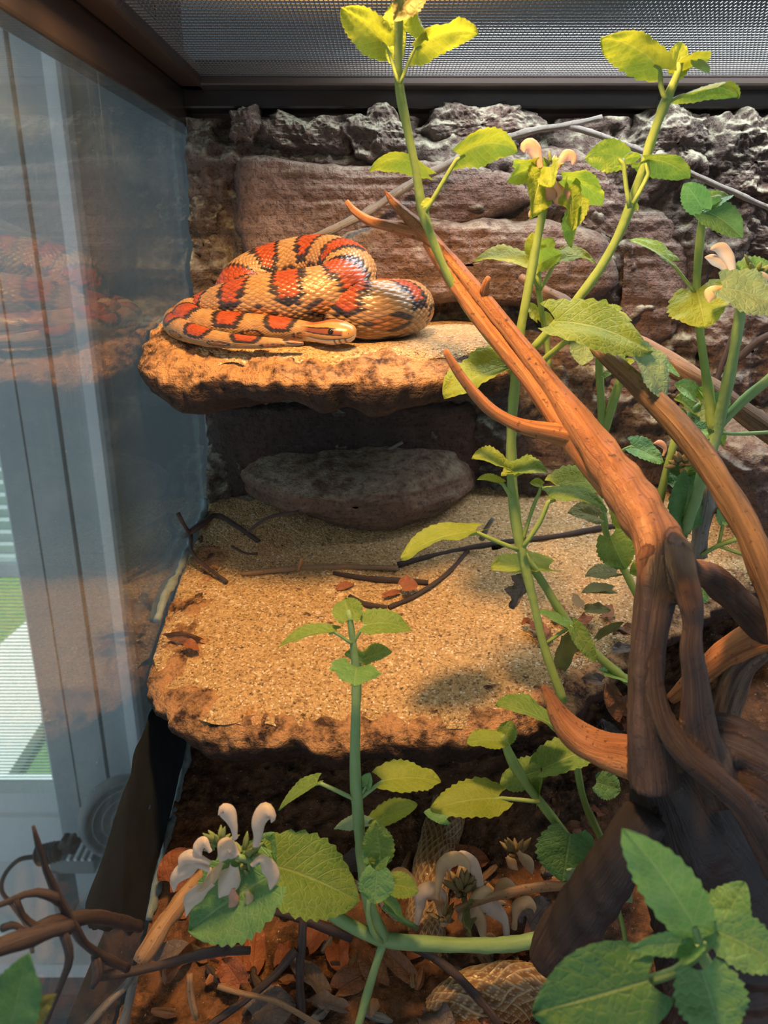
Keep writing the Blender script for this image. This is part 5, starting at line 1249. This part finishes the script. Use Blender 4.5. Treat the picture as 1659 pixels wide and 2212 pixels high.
single_leaf('triangular brick red leaf scrap on the sand by the twigs', (868, 1268), (902, 1262), 42, ys(880, 1285), 0.004, 'dead_red', wave=0.08)
single_leaf('flat brown leaf scrap on the sand behind the front plant', (730, 1270), (765, 1262), 18, ys(745, 1272), 0.004, 'dead_red')
single_leaf('orange leaf scrap between two twigs on the sand', (830, 1288), (866, 1278), 16, ys(845, 1288), 0.004, 'dead_red')
fl = lambda u, v: floor_hit(u, v)[1]-0.006
single_leaf('large curled brown dead leaf against the side glass', (365, 1905), (420, 1835), 80, fl(390, 1905)-0.004, 0.012, 'dead_red', roll=0.2, wave=0.35)
single_leaf('flat grey brown dead leaf over the speckled branch', (335, 2078), (408, 2038), 46, 0.268, 0.004, 'dead_grey', roll=0.5, wave=0.08)
single_leaf('broad dull brown dead leaf at the bottom under the black twig', (545, 2195), (640, 2170), 90, fl(590, 2195), 0.004, 'dead_grey', roll=0.3, wave=0.1)
single_leaf('glossy orange dead leaf below the large shaded leaf', (520, 2125), (480, 2070), 60, fl(500, 2125), 0.008, 'dead_red', roll=0.3)
single_leaf('upright dried grey leaf behind the dried flowers', (1140, 2000), (1190, 1945), 66, fl(1160, 2000)-0.004, 0.01, 'dead_grey', roll=0.2)
single_leaf('yellowish curled dead leaf on the rock beside the stump', (1290, 1380), (1348, 1345), 24, 0.355, 0, 'leaf_olive', wave=0.4)
single_leaf('translucent brown seed husk on the sand by the stump', (1255, 1310), (1240, 1282), 26, 0.375, 0, 'petal_dry', wave=0.1)
single_leaf('grey dead leaf lying near the stump', (1265, 1320), (1320, 1318), 28, 0.375, 0, 'leaf_olive', wave=0.3)
single_leaf('upright brown dead leaf under the pale leafed plant', (1345, 1545), (1312, 1480), 50, 0.335, 0, 'dead', roll=0.2, wave=0.35)
rl = random.Random(11)
# dead leaves and bark chips scattered over the soil
for k in range(46):
    u = rl.uniform(330, 1240); v = rl.uniform(1860, 2205)
    q = floor_hit(u, v); a = rl.uniform(0, 2*math.pi); Ln = rl.uniform(0.010, 0.026)
    q[2] = float(floor_z(q[0], q[1]))+0.006
    t = q + Ln*np.array([math.cos(a), math.sin(a), rl.uniform(0.0, 0.25)])
    if t[0] < XL+0.012 or q[0] < XL+0.012: continue
    V, f, uv = leaf_mesh(q, t, Ln*rl.uniform(0.4, 0.8), rl.uniform(-0.5, 0.5), 0.06, 0.25, 0, serr=0.04, wave=0.35, seed=k*2.3, ns=16, nt=7, quilt=0.004, normal=(0, -0.2, 1))
    tag(mk('leaf_scrap', V, f, M[['dead', 'dead_red', 'dead_red', 'dead_grey'][k % 4]], None, True, uv), 'small crumpled %s leaf scrap in the soil litter' % ['dark brown', 'rust red', 'rust red', 'grey brown'][k % 4], 'leaf', '%s leaf scraps in the soil' % ['dark brown', 'rust red', 'rust red', 'grey brown'][k % 4])
for k in range(60):
    u = rl.uniform(330, 1240); v = rl.uniform(1870, 2205)
    q = floor_hit(u, v); a = rl.uniform(0, 2*math.pi); Ln = rl.uniform(0.006, 0.02)
    q[2] = float(floor_z(q[0], q[1]))+0.005
    if q[0] < XL+0.014: continue
    d = np.array([math.cos(a), math.sin(a), rl.uniform(-0.2, 0.5)])*Ln/2
    V, f, U = tube([[*(q-d), 0.0012], [*(q-d*0.4), rl.uniform(0.0016, 0.003)], [*(q+d*0.5), rl.uniform(0.0014, 0.0026)], [*(q+d), 0.0008]], 7, 6, 0.5, 260, seed=k)
    U[:, 1] *= 14
    tag(mk('bark_chip', V, f, M[['twig_pale', 'wood', 'twig', 'twig_grey'][k % 4]], None, False, U), 'small %s splinter of bark in the soil litter' % ['pale', 'orange', 'dark', 'grey'][k % 4], 'bark chip', '%s bark chips in the soil' % ['pale', 'orange', 'dark', 'grey'][k % 4])
# litter on the slope at the right of the sand
for k in range(26):
    u = rl.uniform(1180, 1400); v = rl.uniform(1290, 1480) if k % 2 else rl.uniform(1560, 1800)
    if k % 2:
        y = SY(u, v, 0.006); q = P(u, v, y)
    else: q = floor_hit(u, v)
    a = rl.uniform(0, 2*math.pi); Ln = rl.uniform(0.008, 0.02); t = q+Ln*np.array([math.cos(a), math.sin(a), 0.24*math.sin(a)+rl.uniform(0, 0.15)])
    V, f, uv = leaf_mesh(q, t, Ln*rl.uniform(0.3, 0.7), rl.uniform(-0.4, 0.4), 0.06, 0.25, 0, serr=0.04, wave=0.4, seed=k*1.3, ns=16, nt=7, quilt=0.004, normal=(0, -0.25, 1))
    tag(mk('leaf_scrap', V, f, M[['dead_red', 'dead_grey', 'dead'][k % 3]], None, True, uv), 'small withered %s leaf scrap around the driftwood stump' % ['rust red', 'grey', 'brown'][k % 3], 'leaf', '%s leaf scraps by the stump' % ['rust red', 'grey', 'brown'][k % 3])
# pebbles on the sand
for k, (u, v) in enumerate([(712, 1282), (735, 1286), (565, 1335), (630, 1330), (500, 1300), (430, 1275), (640, 1440), (880, 1440), (560, 1460), (470, 1375), (440, 1395), (990, 1300), (1000, 1380), (740, 1360), (610, 1280), (1105, 1330), (920, 1500), (530, 1290)]):
    y = SY(u, v, 0.0015); c = P(u, v, y); r = rl.uniform(0.0007, 0.0016) if k > 1 else 0.0024
    q = np.linspace(0, math.pi, 7); t2 = np.linspace(0, 2*math.pi, 10, endpoint=False)
    ev = np.concatenate([c[None]+r*np.column_stack([1.3*np.sin(a)*np.cos(t2), np.sin(a)*np.sin(t2), 0.75*np.full(10, np.cos(a))]) for a in q])
    ev = ev + 0.25*r*np.stack([vn(ev*500+k), vn(ev*500+k+9), vn(ev*500+k+5)], -1)
    tag(mk('pebble', ev, grid_faces(7, 10, True), M['pebble']), 'tiny pale pebble lying on the golden sand', 'pebble', 'pebbles on the sand')
q = np.linspace(0, math.pi, 9); t2 = np.linspace(0, 2*math.pi, 14, endpoint=False); c = P(566, 744, 0.395)
ev = np.concatenate([c[None]+0.0028*np.column_stack([1.3*np.sin(a)*np.cos(t2), np.sin(a)*np.sin(t2), 0.75*np.full(14, np.cos(a))]) for a in q])
ev = ev + 0.0007*np.stack([vn(ev*400), vn(ev*400+9), vn(ev*400+5)], -1)
tag(mk('pebble', ev, grid_faces(9, 14, True), M['pebble']), 'single pebble on the upper ledge in front of the tail', 'pebble')
# dried flower heap over the shed skin
p = Plant('heap of dried tan flowers lying on the soil beside the shed skin', floor_hit(1000, 1960), 'leaf_olive', 'stem', 'flowers', 'dried_flowers')
def hook(u, v, s, d=1, tilt=0.0):
    return [(u, v), (u+d*s*0.05, v-s*0.45), (u+d*s*(0.15+tilt), v-s*0.85), (u+d*s*(0.45+tilt), v-s*1.0), (u+d*s*(0.72+tilt), v-s*0.80), (u+d*s*(0.74+tilt), v-s*0.62)]
for k, (u, v, s, d, w) in enumerate([(945, 1945, 92, 1, 26), (1040, 1935, 82, -1, 28), (905, 1960, 70, -1, 28), (960, 2000, 70, -1, 34), (1045, 2030, 60, -1, 36), (1095, 2030, 75, -1, 34), (1110, 2010, 60, 1, 26), (985, 1930, 60, 1, 24), (1010, 1990, 60, 1, 30), (900, 2000, 80, 1, 28), (1070, 1960, 50, 1, 24), (1025, 2090, 55, 1, 34), (1060, 2085, 40, -1, 26)]):
    p.petal(hook(u, v, s, d, 0.1*(k % 3)), 0.300+0.004*(k % 4), w, ['petal_dry', 'petal', 'petal_dry', 'petal_dry'][k % 4])
p.spikes(1000, 1925, 0.308, 54, 20, 'calyx_dry', 31)
p.spikes(960, 1985, 0.302, 40, 14, 'calyx_dry', 32)
p.leaf((1000, 1960), (1015, 2020), 36, 0.296, 0, 0, 0.4, wave=0.3)
p = Plant('dry brown seed head hanging above the dried flowers', floor_hit(1130, 1840), 'leaf_olive', 'stem', 'flowers', 'dried_seed_head')
p.spikes(1115, 1845, 0.33, 46, 18, 'calyx_dry', 41)
p.petal([(1120, 1840), (1140, 1865), (1152, 1890)], 0.325, 22, 'petal_dry'); p.petal([(1095, 1850), (1110, 1870), (1120, 1880)], 0.325, 18, 'petal_dry')
# seedlings at the very bottom
p = Plant('green leaves of a small plant at the bottom left corner', P(30, 2240, 0.150), 'leaf_g', 'stem_c')
p.leaf((20, 2230), (60, 2060), 110, 0.150, 0, 0, 0.2, roll=0.3, mat='leaf_d', wave=0.1)
p.leaf((35, 2230), (120, 2150), 60, 0.152, 0, 0, 0.2, roll=0.3, mat='leaf_olive', wave=0.1)
p.stem([(20, 2228, 0.150, 9), (30, 2300, 0.150, 9)])
